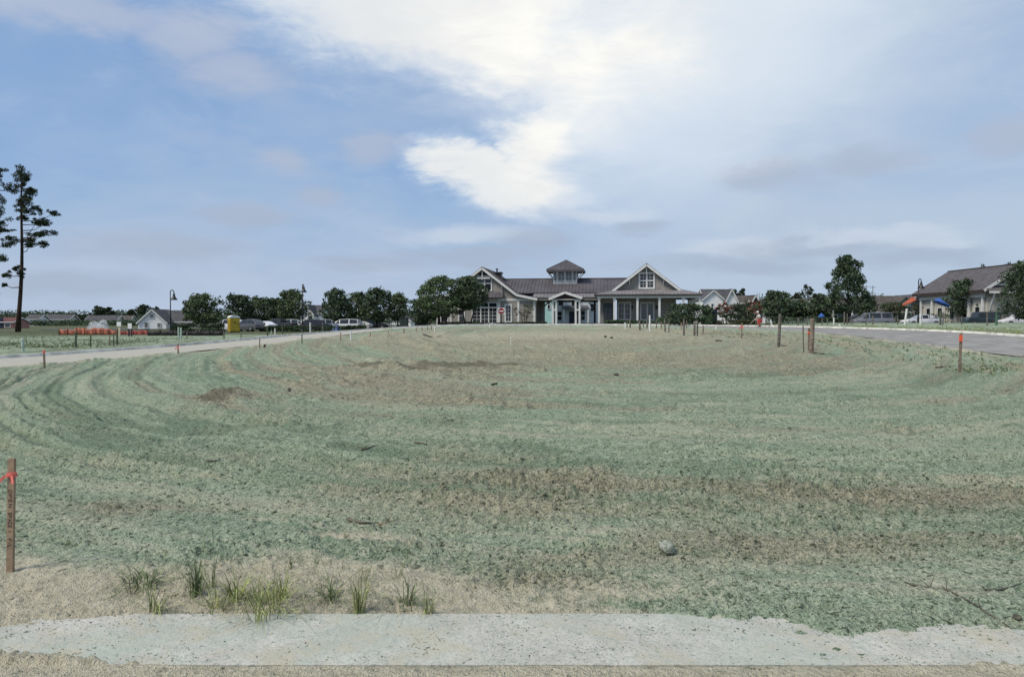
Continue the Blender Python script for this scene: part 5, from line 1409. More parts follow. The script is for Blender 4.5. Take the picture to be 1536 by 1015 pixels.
STK = mat('weathered_stake_wood', (.215, .172, .13), .9, .25, 8, .4, 60)
STK2 = mat('grey_post_wood', (.15, .135, .115), .9, .25, 8, .4, 60)
STKF = mat('fresh_lath', (.30, .215, .145), .9, .15, 9, .3, 80)
OLIVE = mat('olive_post_paint', (.085, .105, .07), .9, .2, 5)
PVC = mat('white_pvc', (.66, .66, .63), .45, .06, 5)
MINT = mat('mulch_splashed_pvc', (.42, .50, .43), .7, .15, 6)
RIB = mat('pink_orange_ribbon', (.70, .16, .13), .6, .08, 10)
RIBF = mat('orange_flag_tape', (.80, .12, .05), .6, .08, 10)
INK = mat('marker_ink', (.02, .018, .018), .8, .1, 30)
rnd = random.Random(17)


def ribbon(root, z, w, s=1.0, m=RIB, tails=True):
    q = MB(); k = w * .58; q.box(-k, k, -k * .8, k * .8, z - .02 * s, z + .02 * s); q.beam((-k, -k, z - .01 * s), (k, -k, z + .022 * s), .006 * s, .02 * s)
    if tails:
        for a, b in (((-k, -k, z), (-k - .05 * s, -k * 1.3, z - .055 * s)), ((-k - .03 * s, -k * 1.2, z - .035 * s), (-k - .065 * s, -k * 1.8, z - .08 * s)), ((k * .6, -k, z), (k + .012 * s, -k * 1.6, z - .065 * s)), ((k * .8, -k, z + .01 * s), (k + .018 * s, -k * 1.2, z + .035 * s))):
            q.beam(a, b, .022 * s, .004 * s, (0, 1, .3))
    q.build('ribbon', m, root)


def stake(name, label, px, top, base, w, m, kind='lath', lean=0.0, cat='stake', group=None, flag=None, pos=None):
    """flat lath, round post or pipe standing where the photo shows its foot"""
    b = GG(px, base) if pos is None else Vector(pos); Y = b.y
    h = max(.25, (base - top) / FPX * Y) if pos is None else P(px, top, Y).z - b.z
    ww = max(.02, w / FPX * Y)
    root = empty(name, b, rnd.uniform(-.2, .2)); root.rotation_euler = (rnd.uniform(-.03, .03), math.atan2(lean / FPX * Y, h), root.rotation_euler.z); tag(root, label, cat, group)
    q = MB()
    if kind == 'lath':
        d = max(.012, min(.025, ww * .45)); k = ww / 2
        q.add([(-k, -d, -.15), (k, -d, -.15), (k, d, -.15), (-k, d, -.15), (-k, -d, h - .008), (k, -d, h - .008), (k, d, h - .008), (-k, d, h - .008), (-k * .9, -d * .8, h), (k * .9, -d * .8, h), (k * .9, d * .8, h), (-k * .9, d * .8, h)],
              [(3, 2, 1, 0), (0, 1, 5, 4), (1, 2, 6, 5), (2, 3, 7, 6), (3, 0, 4, 7), (4, 5, 9, 8), (5, 6, 10, 9), (6, 7, 11, 10), (7, 4, 8, 11), (8, 9, 10, 11)])
        q.build('shaft', m, root)
    elif kind == 'post':
        k = ww / 2; q.tube([(0, 0, -.2), (0, 0, h * .5), (0, 0, h - .03), (0, 0, h)], [k * 1.03, k, k * .98, k * .85], 10); q.build('shaft', m, root, False)
    else:
        k = ww / 2; q.tube([(0, 0, -.2), (0, 0, h)], [k, k], 12, cap=False); q.build('shaft', m, root, True)
        MB().lathe([(k * 1.12, h - .06), (k * 1.12, h + .01), (k * .8, h + .02), (.001, h + .022)], 12).build('cap', m, root)
    if flag == 'ribbon': ribbon(root, h - .12 * max(1, ww / .04), ww, max(1, ww / .035))
    if flag == 'paint': MB().box(-ww * .54, ww * .54, -ww * .54, ww * .54, h * .79, h * .95).build('paint_band', RIBF, root)
    if flag == 'top': MB().box(-ww * .56, ww * .56, -ww * .56, ww * .56, h * .8, h - .01).build('tape', RIB, root)
    return root, h


# the lettered stake in the left foreground
def build_open_space_stake():
    b = GG(15.5, 857); Y = b.y; h = 172 / FPX * Y; w = .0395; d = .011
    root = empty('survey_stake', b); root.rotation_euler = (0, math.atan2(5, 172), 0)
    tag(root, 'wooden survey lath with pink ribbon and black lettering in the left foreground', 'stake')
    k = w / 2
    MB().add([(-k, -d, -.2), (k, -d, -.2), (k, d, -.2), (-k, d, -.2), (-k, -d, h - .004), (k, -d, h - .004), (k, d, h - .004), (-k, d, h - .004), (-k * .95, -d * .8, h), (k * .95, -d * .8, h), (k * .95, d * .8, h), (-k * .95, d * .8, h)],
             [(3, 2, 1, 0), (0, 1, 5, 4), (1, 2, 6, 5), (2, 3, 7, 6), (3, 0, 4, 7), (4, 5, 9, 8), (5, 6, 10, 9), (6, 7, 11, 10), (7, 4, 8, 11), (8, 9, 10, 11)]).build('shaft', STKF, root)
    ribbon(root, h - 25 / 172 * h, w, .72)
    # hand lettering reads downwards: strokes on a 4 x 6 grid
    GL = {'O': [[(1, 0), (0, 2), (0, 4), (1, 6), (3, 6), (4, 4), (4, 2), (3, 0), (1, 0)]], 'P': [[(0, 0), (0, 6), (3, 6), (4, 5), (4, 4), (3, 3), (0, 3)]], 'E': [[(4, 6), (0, 6), (0, 0), (4, 0)], [(0, 3), (3, 3)]], 'N': [[(0, 0), (0, 6), (4, 0), (4, 6)]],
          'S': [[(4, 5), (3, 6), (1, 6), (0, 5), (1, 3), (3, 3), (4, 1), (3, 0), (0, 0)]], 'A': [[(0, 0), (2, 6), (4, 0)], [(1, 2), (3, 2)]], 'C': [[(4, 5), (3, 6), (1, 6), (0, 4), (0, 2), (1, 0), (4, 0)]], '1': [[(1, 5), (2, 6), (2, 0)]], '/': [[(0, 0), (4, 6)]], 'L': [[(0, 6), (0, 0), (4, 0)]]}
    r2 = random.Random(2)

    def put(word, t0, t1):
        n = len(word); step = (t1 - t0) / n; txt = MB()
        for i, chh in enumerate(word):
            if chh == ' ': continue
            cw = step * .66 / 4; chh_ = .020 / 6
            for st_ in GL[chh]:
                pts = []
                for gx, gy in st_:
                    along = t0 + i * step + gx * cw + r2.uniform(-.0006, .0006); across = (gy - 3) * chh_ + r2.uniform(-.0006, .0006)
                    pts.append(Vector((across, -d - .0012, h - along)))
                for a, b_ in zip(pts[:-1], pts[1:]): txt.beam(a, b_, .0022, .0012, (0, 1, 0))
        txt.build('lettering', INK, root)['kind'] = 'stuff'
    f = h / 172
    put('OPEN', 47 * f, 76 * f); put('SPACE', 81 * f, 106 * f); put('1', 108 * f, 114 * f); put('P/L', 121 * f, 136 * f)


build_open_space_stake()
VG = 'stakes and pipes on the left verge'
for a in [
    ('marker_pipe', 'pale splashed pipe standing left of the road below the lone pine', 34.5, 509, 527, 4.6, MINT, 'pipe', 0, 'pipe', None),
    ('survey_stake', 'thin lath with pink tape at the kerb of the left road', 67, 523, 551, 2.4, STK, 'lath', -1, 'stake', 'top'),
    ('fence_post', 'olive post left of the orange fence gap, thickest on the left verge', 114, 497, 521, 3.0, OLIVE, 'post', 0, 'post', None),
    ('fence_post', 'shorter olive post right of the thickest olive post', 136, 502, 520, 2.2, OLIVE, 'post', 0, 'post', None),
    ('survey_stake', 'faint pinkish lath left of a pair of olive posts below the white sign', 164.5, 501, 519, 1.4, STK, 'lath', 0, 'stake', None),
    ('fence_post', 'thin olive post of the pair below the white sign', 170.5, 500, 519, 1.7, OLIVE, 'post', 0, 'post', None),
    ('fence_post', 'thick olive post right below the white sign', 175.7, 498, 518, 2.8, OLIVE, 'post', 0, 'post', None),
    ('marker_pipe', 'left of two pale splashed pipes below the left street lamp', 268, 491, 512, 2.2, MINT, 'pipe', 0, 'pipe', None),
    ('marker_pipe', 'right of two pale splashed pipes below the left street lamp', 271.6, 491.5, 510, 2.4, MINT, 'pipe', .4, 'pipe', None),
    ('survey_stake', 'lath with bright pink ribbon on the left road below the street lamp', 267.3, 515, 531, 1.7, STK, 'lath', 0, 'stake', 'ribbon'),
    ('survey_stake', 'thin dark lath between the splashed pipes and the toilet', 280.5, 498, 508, 1.2, STK2, 'lath', 0, 'stake', None),
    ('survey_stake', 'short pale lath on the verge left of the toilet', 307, 505, 512.5, 1.5, MINT, 'lath', 0, 'stake', None),
    ('fence_post', 'dark post standing left of the toilet', 336, 495, 508, 1.8, OLIVE, 'post', 0, 'post', None),
    ('survey_stake', 'short dark lath at the right foot of the toilet', 361.7, 500, 507, 1.2, STK2, 'lath', 0, 'stake', None),
    ('survey_stake', 'reddish lath on the road beside a small dark stump', 389.6, 506, 522, 1.4, STK, 'lath', 0, 'stake', None),
    ('fence_post', 'olive post in front of the small white car', 401.3, 489, 504.5, 2.3, OLIVE, 'post', 0, 'post', None),
    ('survey_stake', 'thin pale lath between an olive post and a white pipe', 407, 496, 505, 1.0, MINT, 'lath', 0, 'stake', None),
    ('marker_pipe', 'short white pipe right of the small white car', 412.7, 493, 505, 1.9, PVC, 'pipe', 0, 'pipe', None),
    ('fence_post', 'thin dark post in front of the dark pickup', 423.7, 488, 504, 1.4, OLIVE, 'post', 0, 'post', None),
    ('survey_stake', 'dark green lath standing on the left road', 453, 501, 515.5, 1.3, OLIVE, 'lath', 0, 'stake', None),
    ('marker_pipe', 'tall white pipe just right of the second lamp post', 465.6, 484, 499.5, 2.4, PVC, 'pipe', 0, 'pipe', None),
    ('fence_post', 'brown post before the dark SUV below the white gable', 484.7, 483, 499, 1.9, STK2, 'post', 0, 'post', None),
    ('survey_stake', 'thin lath left of the white pipe at the end of the left kerb', 511, 498, 511.5, 1.4, STKF, 'lath', 0, 'stake', None),
    ('marker_pipe', 'bright white pipe at the end of the left kerb', 527, 495, 508.5, 2.7, PVC, 'pipe', -.6, 'pipe', None)]:
    stake(a[0], a[1], a[2], a[3], a[4], a[5], a[6], a[7], a[8], a[9], VG if a[10] is None else None, a[10])
MG = 'laths along the back of the mound'
for px, top, base, w, m, k, nm, lab in [
    (555.5, 496, 504, 1.3, STKF, 'lath', 'survey_stake', 'pale lath left of the mound on the grey road'), (582.5, 494, 500.5, 1.1, STKF, 'lath', 'survey_stake', 'small pale lath left of the green utility cabinet'),
    (606, 492.5, 500, 1.4, STK, 'lath', 'survey_stake', 'lath in front of the green utility cabinet'), (624.5, 491, 498, 1.2, STKF, 'lath', 'survey_stake', 'lath right of the small white box'),
    (633, 491, 496.5, 1.2, STK, 'lath', 'survey_stake', 'lath below the white meter box'), (641.3, 491, 496.5, 1.2, STK, 'lath', 'survey_stake', 'lath just right of the white meter box'),
    (647, 490.5, 496, 1.4, STK, 'lath', 'survey_stake', 'lath left of the white pipe by the clubhouse trees'), (652.2, 489, 496, 2.3, PVC, 'pipe', 'marker_pipe', 'white pipe at the foot of the clubhouse trees'),
    (735, 486.5, 491, 1.6, PVC, 'pipe', 'marker_pipe', 'tiny white pipe before the clubhouse hedge'), (766.3, 505, 517, 1.0, PVC, 'lath', 'pin_flag', 'thin white pin flag alone on top of the mound')]:
    stake(nm, lab, px, top, base, w, m, k, 0, 'pipe' if k == 'pipe' else 'stake', MG)
RGp = 'posts on the right shoulder of the mound'
for px, top, base, w, m, k, nm, lab, fl in [
    (937.5, 481, 493.5, 1.9, PVC, 'lath', 'survey_stake', 'whitish lath, leftmost of the cluster before the porch', None), (940.6, 482, 492, 1.1, STK2, 'lath', 'survey_stake', 'thin lath right beside the whitish leftmost lath', None),
    (945.2, 480, 493.5, 2.3, STK2, 'post', 'fence_post', 'brown post, third from left before the porch', None), (959.8, 481, 495, 2.8, STK2, 'post', 'fence_post', 'stout brown post left of the tall white pipe', None),
    (965, 482, 491.5, 1.2, STK2, 'lath', 'survey_stake', 'thin lath between two brown posts left of the white pipe', None), (970.5, 481, 495, 2.3, STK2, 'post', 'fence_post', 'brown post touching the left of the tall white pipe', None),
    (974.8, 473.5, 496, 2.5, PVC, 'pipe', 'marker_pipe', 'tall white pipe before the clubhouse porch', None), (984.6, 483, 495, 1.2, STK2, 'lath', 'survey_stake', 'thin lath first right of the tall white pipe', None),
    (992, 484, 493.5, 1.6, STKF, 'lath', 'survey_stake', 'pale topped lath second right of the tall white pipe', None), (997.6, 478, 498, 2.1, STK2, 'post', 'fence_post', 'tall brown post between the white pipe and the twiggy bush', None),
    (1003.3, 481, 500.5, 1.2, STK2, 'lath', 'survey_stake', 'thin lath just right of the tall brown post', None), (1022, 484, 495, 1.5, STKF, 'lath', 'survey_stake', 'pale lath left of the stout post before the twiggy bush', None),
    (1025.7, 478, 503, 2.9, STK2, 'post', 'fence_post', 'stout post before the twiggy bush', None), (1030, 480, 493, 1.3, STK2, 'lath', 'survey_stake', 'thin lath right of the stout post before the twiggy bush', None),
    (1041.6, 482, 504, 3.4, STK2, 'post', 'fence_post', 'thickest post right of the twiggy bush', None), (1046, 481, 503.5, 1.9, STK2, 'lath', 'survey_stake', 'lath touching the right of the thickest bush post', None),
    (1054.6, 488, 500, 1.4, STK, 'lath', 'survey_stake', 'short lath at the left end of the pale kerb line', None), (1074.6, 490, 496.5, 2.6, PVC, 'pipe', 'marker_pipe', 'short white pipe on the pale kerb line', None),
    (1112.6, 483, 507, 1.9, STK, 'lath', 'survey_stake', 'lath with large orange ribbon left of the worker', 'ribbon'), (1148.7, 478, 490.5, 1.5, STK2, 'lath', 'survey_stake', 'thin grey lath right of the worker', None),
    (1153.8, 483, 490, 1.0, STK2, 'lath', 'survey_stake', 'small thin lath left of the leaning white lath', None), (1158, 479, 489.5, 2.2, PVC, 'lath', 'survey_stake', 'leaning white lath left of the tall grey post', None)]:
    r_, h_ = stake(nm, lab, px, top, base, w, m, k, -2.6 if 'leaning white lath left' in lab else rnd.uniform(-.4, .4), 'pipe' if k == 'pipe' else ('post' if k == 'post' else 'stake'), RGp, fl)
stake('fence_post', 'tall grey timber post right of the worker', 1167.8, 471, 521, 4.6, STK2, 'post', 1.6, 'post')
stake('fence_post', 'thickest brown timber post with orange tape on its left', 1216.8, 478, 531, 6.6, STK, 'post', 2.2, 'post')
stake('survey_stake', 'thin dark rod between the two thick timber posts', 1205.3, 487, 529, 1.5, STK2, 'lath', -1.2, 'stake')
r_, h_ = stake('survey_stake', 'lath with orange tape half hidden behind the thickest brown post', 1213, 492, 526, 2.2, STK, 'lath', 0, 'stake'); ribbon(r_, h_ - .2, .07, 2.2, RIBF, False)
stake('survey_stake', 'lath with bright orange painted band before the right road', 1439.5, 499.5, 558, 3.4, STK, 'lath', 1, 'stake', None, 'paint')
BG = 'posts on the bank beyond the right road'
for px, top, base, w, m, k, nm, lab, ln in [
    (1197, 476, 486, 1.9, STK2, 'post', 'fence_post', 'short post on the far bank left of the thick brown post', 0), (1210.6, 477, 485, 1.8, STK2, 'post', 'fence_post', 'short post on the far bank just behind the thick brown post', 0),
    (1233, 477, 485, 1.6, STK2, 'post', 'fence_post', 'thin post below the blue parasol', 0), (1241, 478, 485, 1.4, STK2, 'lath', 'survey_stake', 'thin lath between the blue parasol and the white marker', 0),
    (1250.6, 477, 487, 2.3, PVC, 'pipe', 'marker_pipe', 'short white marker under the pyramidal tree', 0), (1266.5, 467.5, 488, 2.2, STK2, 'post', 'fence_post', 'tall post in front of the pyramidal tree trunk', 0),
    (1270.7, 470, 488, 1.5, STK2, 'lath', 'survey_stake', 'lath right beside the tall post at the pyramidal tree', 0), (1277.2, 478, 487, 1.2, STK2, 'lath', 'survey_stake', 'short lath right of the pyramidal tree trunk', 0),
    (1299, 470, 488.5, 1.5, STK2, 'lath', 'survey_stake', 'lath at the front of the silver minivan', 0), (1309, 473, 489, 2.0, STK2, 'post', 'fence_post', 'post at the middle of the silver minivan', 0),
    (1346.3, 480, 489.5, 1.3, STK2, 'lath', 'survey_stake', 'thin lath left of the leaning white pipe', 0), (1357, 463, 489.5, 2.9, PVC, 'pipe', 'marker_pipe', 'tall leaning white pipe left of the white sedan', 2.6),
    (1380.6, 471, 490.5, 2.4, PVC, 'pipe', 'marker_pipe', 'upright white pipe in front of the white sedan', 0), (1410.4, 466, 488.5, 2.9, OLIVE, 'post', 'fence_post', 'greenish post at the tail of the white sedan', 0),
    (1414.2, 468, 487, 1.6, STK2, 'post', 'fence_post', 'thin post right beside the greenish post', 0), (1442.4, 474, 487, 1.4, STK2, 'lath', 'survey_stake', 'thin lath left of the dark off-road car', 0)]:
    Yb = 79 if px < 1290 else 77
    q = on_ground(px, Yb); q.z = zg(q.x, q.y)
    stake(nm, lab, px, top, base, w, m, k, ln, 'pipe' if k == 'pipe' else ('post' if k == 'post' else 'stake'), BG, None, q)


def build_small_site():
    # barrier frame in front of the off-road car
    Yb = 76; a, b = on_ground(1480.5, Yb), on_ground(1494.5, Yb); za = zg(a.x, a.y); root = empty('barrier_frame', (a.x, Yb, za)); tag(root, 'greenish barrier frame of two posts and a top rail on the right', 'barrier')
    h = P(1480, 467.5, Yb).z - za; w = b.x - a.x; GPOST = mat('green_barrier_paint', (.06, .13, .085), .8, .2, 4)
    MB().tube([(0, 0, -.2), (0, 0, h)], [.065, .06], 10).build('post', STK2, root); MB().tube([(w, 0, -.2), (w, 0, h)], [.11, .10], 10).build('post', GPOST, root)
    MB().beam((-.45, 0, h - .02), (w + .1, -.02, h - .02), .05, .07).build('top_rail', STK2, root)
    # signs on the left
    b = on_ground(179, 70); z = zg(b.x, b.y); root = empty('notice_board', (b.x, b.y, z)); tag(root, 'white square notice on a cream post right of the fountain', 'sign')
    s = 70 / FPX; ht = P(179, 482.6, 70).z - z
    MB().box(-.07, .07, -.05, .05, -.2, ht - .3).build('post', mat('cream_post', (.52, .47, .33), .8, .1, 4), root); MB().box(-3.2 * s, 3.2 * s, -.09, -.055, ht - 6.6 * s, ht).build('board', ROOFW, root)
    b = on_ground(195, 76); z = zg(b.x, b.y); root = empty('notice_board', (b.x, b.y, z)); tag(root, 'white upright notice on two dark legs before the orange fence', 'sign'); s = 76 / FPX; ht = P(195, 484.7, 76).z - z
    MB().box(-2.9 * s, 2.9 * s, -.05, -.01, ht - 8.2 * s, ht).build('board', ROOFW, root)
    for k in (-1, 1): MB().box(k * 2 * s - .06, k * 2 * s + .06, 0, .08, -.2, ht - .1).build('leg', DARK, root)
    # do not enter sign before the clubhouse
    b = on_ground(752, 85); root = empty('traffic_sign', b); tag(root, 'red and white no entry sign on a dark post before the clubhouse', 'sign'); c = P(752, 466.5, 85).z - b.z; r = 4.9 * 85 / FPX
    MB().tube([(0, 0, -.2), (0, 0, c + r * 1.2)], [.035, .035], 8).build('post', DARK, root)
    MB().box(-r, r, -.045, -.04, c - r, c + r).build('panel', ROOFW, root)
    MB().lathe([(.001, -.062), (r * .93, -.06), (r * .93, -.046)], 28, (0, 0, c), 'y').build('disc', mat('sign_red', (.30, .02, .025), .5, .1, 5), root)
    MB().box(-r * .68, r * .68, -.075, -.063, c - r * .17, c + r * .17).build('bar', ROOFW, root)
    # utility cabinets left of the clubhouse
    b = on_ground(606, 92); root = empty('utility_cabinet', b); tag(root, 'dark green utility cabinet left of the clubhouse trees', 'cabinet'); h = P(606, 477, 92).z - b.z; w = 6 * 92 / FPX
    GC = mat('cabinet_green', (.030, .048, .045), .6, .12, 3); MB().box(-w, w, -.5, .5, 0, h).build('housing', GC, root); MB().box(-w - .05, w + .05, -.55, .55, h, h + .08).build('lid', GC, root)
    for k in (-1, 1): d = MB().box(k * w * .5 - w * .45, k * w * .5 + w * .45, -.53, -.503, .1, h - .1).build('door', GC, root)
    b = on_ground(634, 93); root = empty('utility_screen', b); tag(root, 'dark brown panel with a white meter box beside the clubhouse trees', 'utility panel'); h = P(634, 473, 93).z - b.z; w = 12 * 93 / FPX
    for i in range(8):
        x0 = -w + i * 2 * w / 8; MB().box(x0 + .008, x0 + 2 * w / 8 - .008, -.03 - .01 * (i % 2), .03, .1, h).build('board', DARKBROWN, root)
    mb = MB().box(-w * .28, w * .28, -.25, -.045, P(633, 486, 93).z - b.z, P(633, 480, 93).z - b.z).build('meter_box', ROOFW, root); MB().lathe([(.001, -.32), (.1, -.31), (.11, -.25)], 12, (.12, 0, P(633, 483.5, 93).z - b.z), 'y').build('meter', DARK, mb)
    b = on_ground(616, 88); root = empty('white_box', b); tag(root, 'small white utility box right of the green cabinet', 'utility box'); h = P(616, 490, 88).z - b.z
    MB().box(-.18, .18, -.15, .15, 0, h - .05).build('housing', ROOFW, root); MB().box(-.2, .2, -.17, .17, h - .05, h).build('lid', ROOFW, root)
    # navy container by the farmhouse
    b = on_ground(1068, 104); root = empty('container', b, R(10)); tag(root, 'dark navy storage container below the white farmhouse', 'container'); h = P(1068, 464, 104).z - b.z
    q = MB().box(-.5, .5, -.5, .8, 0, h)
    q.build('shell', NAVY, root)
    for i in range(5): MB().box(-.48 + i * .2, -.38 + i * .2, -.53, -.503, .1, h - .1).build('rib', NAVY, root)
    # blue tarp heap by the car park
    rng = np.random.RandomState(5); b = on_ground(504, 95); root = empty('tarp_heap', (b.x, b.y, b.z)); tag(root, 'crumpled blue tarpaulin heap at the edge of the car park', 'tarp'); n = 24; V = []; F = []
    for i in range(n):
        for j in range(n):
            u, v = i / (n - 1) * 2 - 1, j / (n - 1) * 2 - 1; d_ = max(0, 1 - (u * u + v * v) ** .5); z = .8 * d_ ** .6 * (1 + .3 * math.sin(u * 7 + v * 3)) + .07 * rng.rand() * (d_ > 0)
            V.append((u * .6 + .1 * v, v * .5, z * (1 + .4 * u) - .02))
    F = [(i * n + j, i * n + j + 1, (i + 1) * n + j + 1, (i + 1) * n + j) for i in range(n - 1) for j in range(n - 1)]
    MB().add(V, F).build('sheet', mat('blue_tarp', (.035, .065, .16), .5, .2, 3), root); MB().tube([(-.6, -.3, .05), (0, -.45, .08), (.55, -.35, .04)], [.015] * 3, 6).build('rope', STKF, root)
    # stump on the left road
    b = GG(396.6, 522); root = empty('stump', b); tag(root, 'small dark broken stump beside a reddish lath on the left road', 'stump'); MB().tube([(0, 0, -.05), (.01, 0, .1), (.03, 0, .16)], [.06, .045, .03], 7).build('wood', BARK, root); MB().tube([(.03, 0, .08), (.07, 0, .14)], [.02, .01], 5).build('snag', BARK, root)


build_small_site()


def build_fences():
    ORG = mat('orange_mesh', (.38, .125, .075), .7, .15, 3); RED = mat('red_orange_mesh', (.33, .075, .065), .7, .15, 3)
    root = empty('safety_fence', on_ground(150, 82)); base = root.location.copy(); tag(root, 'orange plastic safety fence sagging along the pond on the left', 'fence')
    r = random.Random(8); pxs = [88, 101, 115, 127, 140, 152, 164, 176, 188, 200, 212, 222]
    top0 = [494, 493.5, 491.5, 492, 491.5, 492, 492.5, 494, 496.5, 495, 494.5, 494.5]
    for i, px in enumerate(pxs):
        p = P(px, top0[i] - .8, 82); g = H(p.x, 82); MB().tube([(p.x - base.x, 0, g - base.z - .1), (p.x - base.x, 0, p.z - base.z)], [.025, .025], 6).build('post', DARK, root)
        if i == len(pxs) - 1: break
        n = 10; V = []; F = []; pb = P(pxs[i + 1], top0[i + 1], 82); sag = r.uniform(.05, .22); lo = .04
        for k in range(n + 1):
            f = k / n; x = p.x + (pb.x - p.x) * f - base.x; zt = p.z + (pb.z - p.z) * f - base.z - sag * 4 * f * (1 - f); y = .05 * math.sin(f * 9 + i)
            for j in range(4): V.append((x, y + .03 * math.sin(j * 2 + f * 6), lo + (zt - lo) * j / 3))
        for k in range(n):
            for j in range(3): F.append((k * 4 + j, k * 4 + 4 + j, k * 4 + 5 + j, k * 4 + 1 + j))
        o = MB().add(V, F).build('mesh_panel', ORG if px < 170 else RED, root, True, fixn=False); so_ = o.modifiers.new('thick', 'SOLIDIFY'); so_.thickness = .012
    BLK = mat('black_silt_cloth', (.012, .012, .014), .7, .2, 3)
    root = empty('silt_fence', on_ground(255, 80)); base = root.location.copy(); tag(root, 'low black silt fence right of the orange fence', 'fence')
    pxs = [221, 240, 259, 278, 297, 316, 334]
    for i, px in enumerate(pxs):
        p = P(px, 495.3, 80); g = H(p.x, 80); MB().beam((p.x - base.x, .03, g - base.z - .1), (p.x - base.x, .03, p.z - base.z + .06), .05, .04).build('post', DARKBROWN, root)
        if i == len(pxs) - 1: break
        pb = P(pxs[i + 1], 495.3, 80); n = 8; V = []; F = []
        for k in range(n + 1):
            f = k / n; x = p.x + (pb.x - p.x) * f - base.x
            for j in range(3): V.append((x, .06 * math.sin(f * 8 + i) * (j > 0), (p.z - base.z - .08 * math.sin(f * 3.1)) * j / 2 - .02))
        for k in range(n):
            for j in range(2): F.append((k * 3 + j, k * 3 + 3 + j, k * 3 + 4 + j, k * 3 + 1 + j))
        o = MB().add(V, F).build('cloth_panel', BLK, root, True, fixn=False); so_ = o.modifiers.new('thick', 'SOLIDIFY'); so_.thickness = .01


build_fences()


def build_pond_fountain():
    WAT = mat('pond_water', (.035, .05, .055), .08, .1, .3, spec=.6)
    n = 40; Y = 128; c = (148 - 768) / FPX * Y
    MB().add([(c + 9 * math.cos(6.283 * i / n), Y + 7 * math.sin(6.283 * i / n), .06) for i in range(n)], [tuple(range(n))]).build('pond', WAT); tag(bpy.data.objects['pond'], 'dark pond water around the fountain', 'water', kind='structure')
    root = empty('fountain', (c, Y, .06)); tag(root, 'white fountain spray behind the orange fence on the left', 'fountain')
    MB().lathe([(.4, 0), (.4, .1), (.12, .14), (.06, .35), (.001, .36)], 14).build('nozzle', DARK, root)
    rng = np.random.RandomState(6); C = []
    for cx, hh, ww in ((-.7, 1.15, 1.5), (.75, 1.35, 1.15), (-.2, .8, 1.9), (.2, .6, 2.0)):
        m = 3800; t = .15 + 1.85 * np.sqrt(rng.rand(m)); a = rng.rand(m) * 6.283; r = ww * (.75 + .3 * rng.rand(m))
        x = cx + np.cos(a) * r * t * .5; y = np.sin(a) * r * t * .5; z = hh * (1.05 - (t - .45) ** 2 * .85) * (.9 + .15 * rng.rand(m))
        q = np.stack([x, y, np.maximum(.05, z)], 1) + rng.normal(size=(m, 3)) * .10; C.append(q[z > 0])
    C = np.concatenate(C); V, F = cards(C, np.full(len(C), .06), rng=rng)
    o = obj_from_arrays('spray', V, F, mat('water_droplets', (.90, .92, .93), .4, .01, 1), root); o['kind'] = 'stuff'


build_pond_fountain()


def parasol(label, px0, px1, top, bot, Y, m, tilt, poletop=None):
    cx = (px0 + px1) / 2; g = on_ground(cx, Y); root = empty('parasol', g); tag(root, label, 'parasol')
    z1 = P(cx, top, Y).z - g.z; z0 = P(cx, bot, Y).z - g.z; r = (px1 - px0) / 2 / FPX * Y; n = 8
    MB().tube([(0, 0, 0), (0, 0, z1)], [.03, .03], 8).build('pole', DARK, root); MB().lathe([(.3, 0), (.3, .08), (.06, .12)], 12).build('foot', DARK, root)
    V = [(tilt * r * .4, 0, z1)] + [(r * math.cos(6.283 * i / n), r * .8 * math.sin(6.283 * i / n), z0 - tilt * math.cos(6.283 * i / n) * (z1 - z0) * -.6 * (1 if True else 0)) for i in range(n)]
    V += [(x * .98, y * .98, z - .14) for x, y, z in V[1:]]
    F = [(0, 1 + i, 1 + (i + 1) % n) for i in range(n)] + [(1 + i, 1 + n + i, 1 + n + (i + 1) % n, 1 + (i + 1) % n) for i in range(n)]
    o = MB().add(V, F).build('canopy', m, root, fixn=False); so_ = o.modifiers.new('thick', 'SOLIDIFY'); so_.thickness = .01
    q = MB()
    for i in range(n): q.beam(V[0], V[1 + i], .02, .02)
    q.v = [(x, y, z - .03) for x, y, z in q.v]; q.build('rib', DARK, root)


OC = mat('orange_canvas', (.36, .09, .045), .8, .1, 3); BC = mat('blue_canvas', (.04, .11, .36), .8, .1, 3)
parasol('tilted orange parasol left of the right street lamp', 1353, 1374, 445, 452.5, 96, OC, 1.0)
parasol('tilted blue parasol right of the right street lamp', 1401, 1424, 446.5, 454.5, 97, BC, -1.0)
parasol('small blue parasol below the pyramidal tree on the left', 1227, 1237, 469, 474, 98, BC, 0)
# utility poles right of the pyramidal tree
def utility():
    for px, top, lab in ((1298.6, 427.5, 'left of two thin utility poles right of the pyramidal tree'), (1308.6, 428.5, 'right of two thin utility poles right of the pyramidal tree')):
        b = on_ground(px, 150); root = empty('utility_pole', b); tag(root, lab, 'pole', 'thin utility poles'); h = P(px, top, 150).z - b.z
        MB().tube([(0, 0, -.2), (0, 0, h)], [.10, .06], 7).build('pole', STK2, root); MB().beam((-.6, 0, h - .3), (.6, 0, h - .3), .07, .08).build('crossarm', STK2, root)
utility()


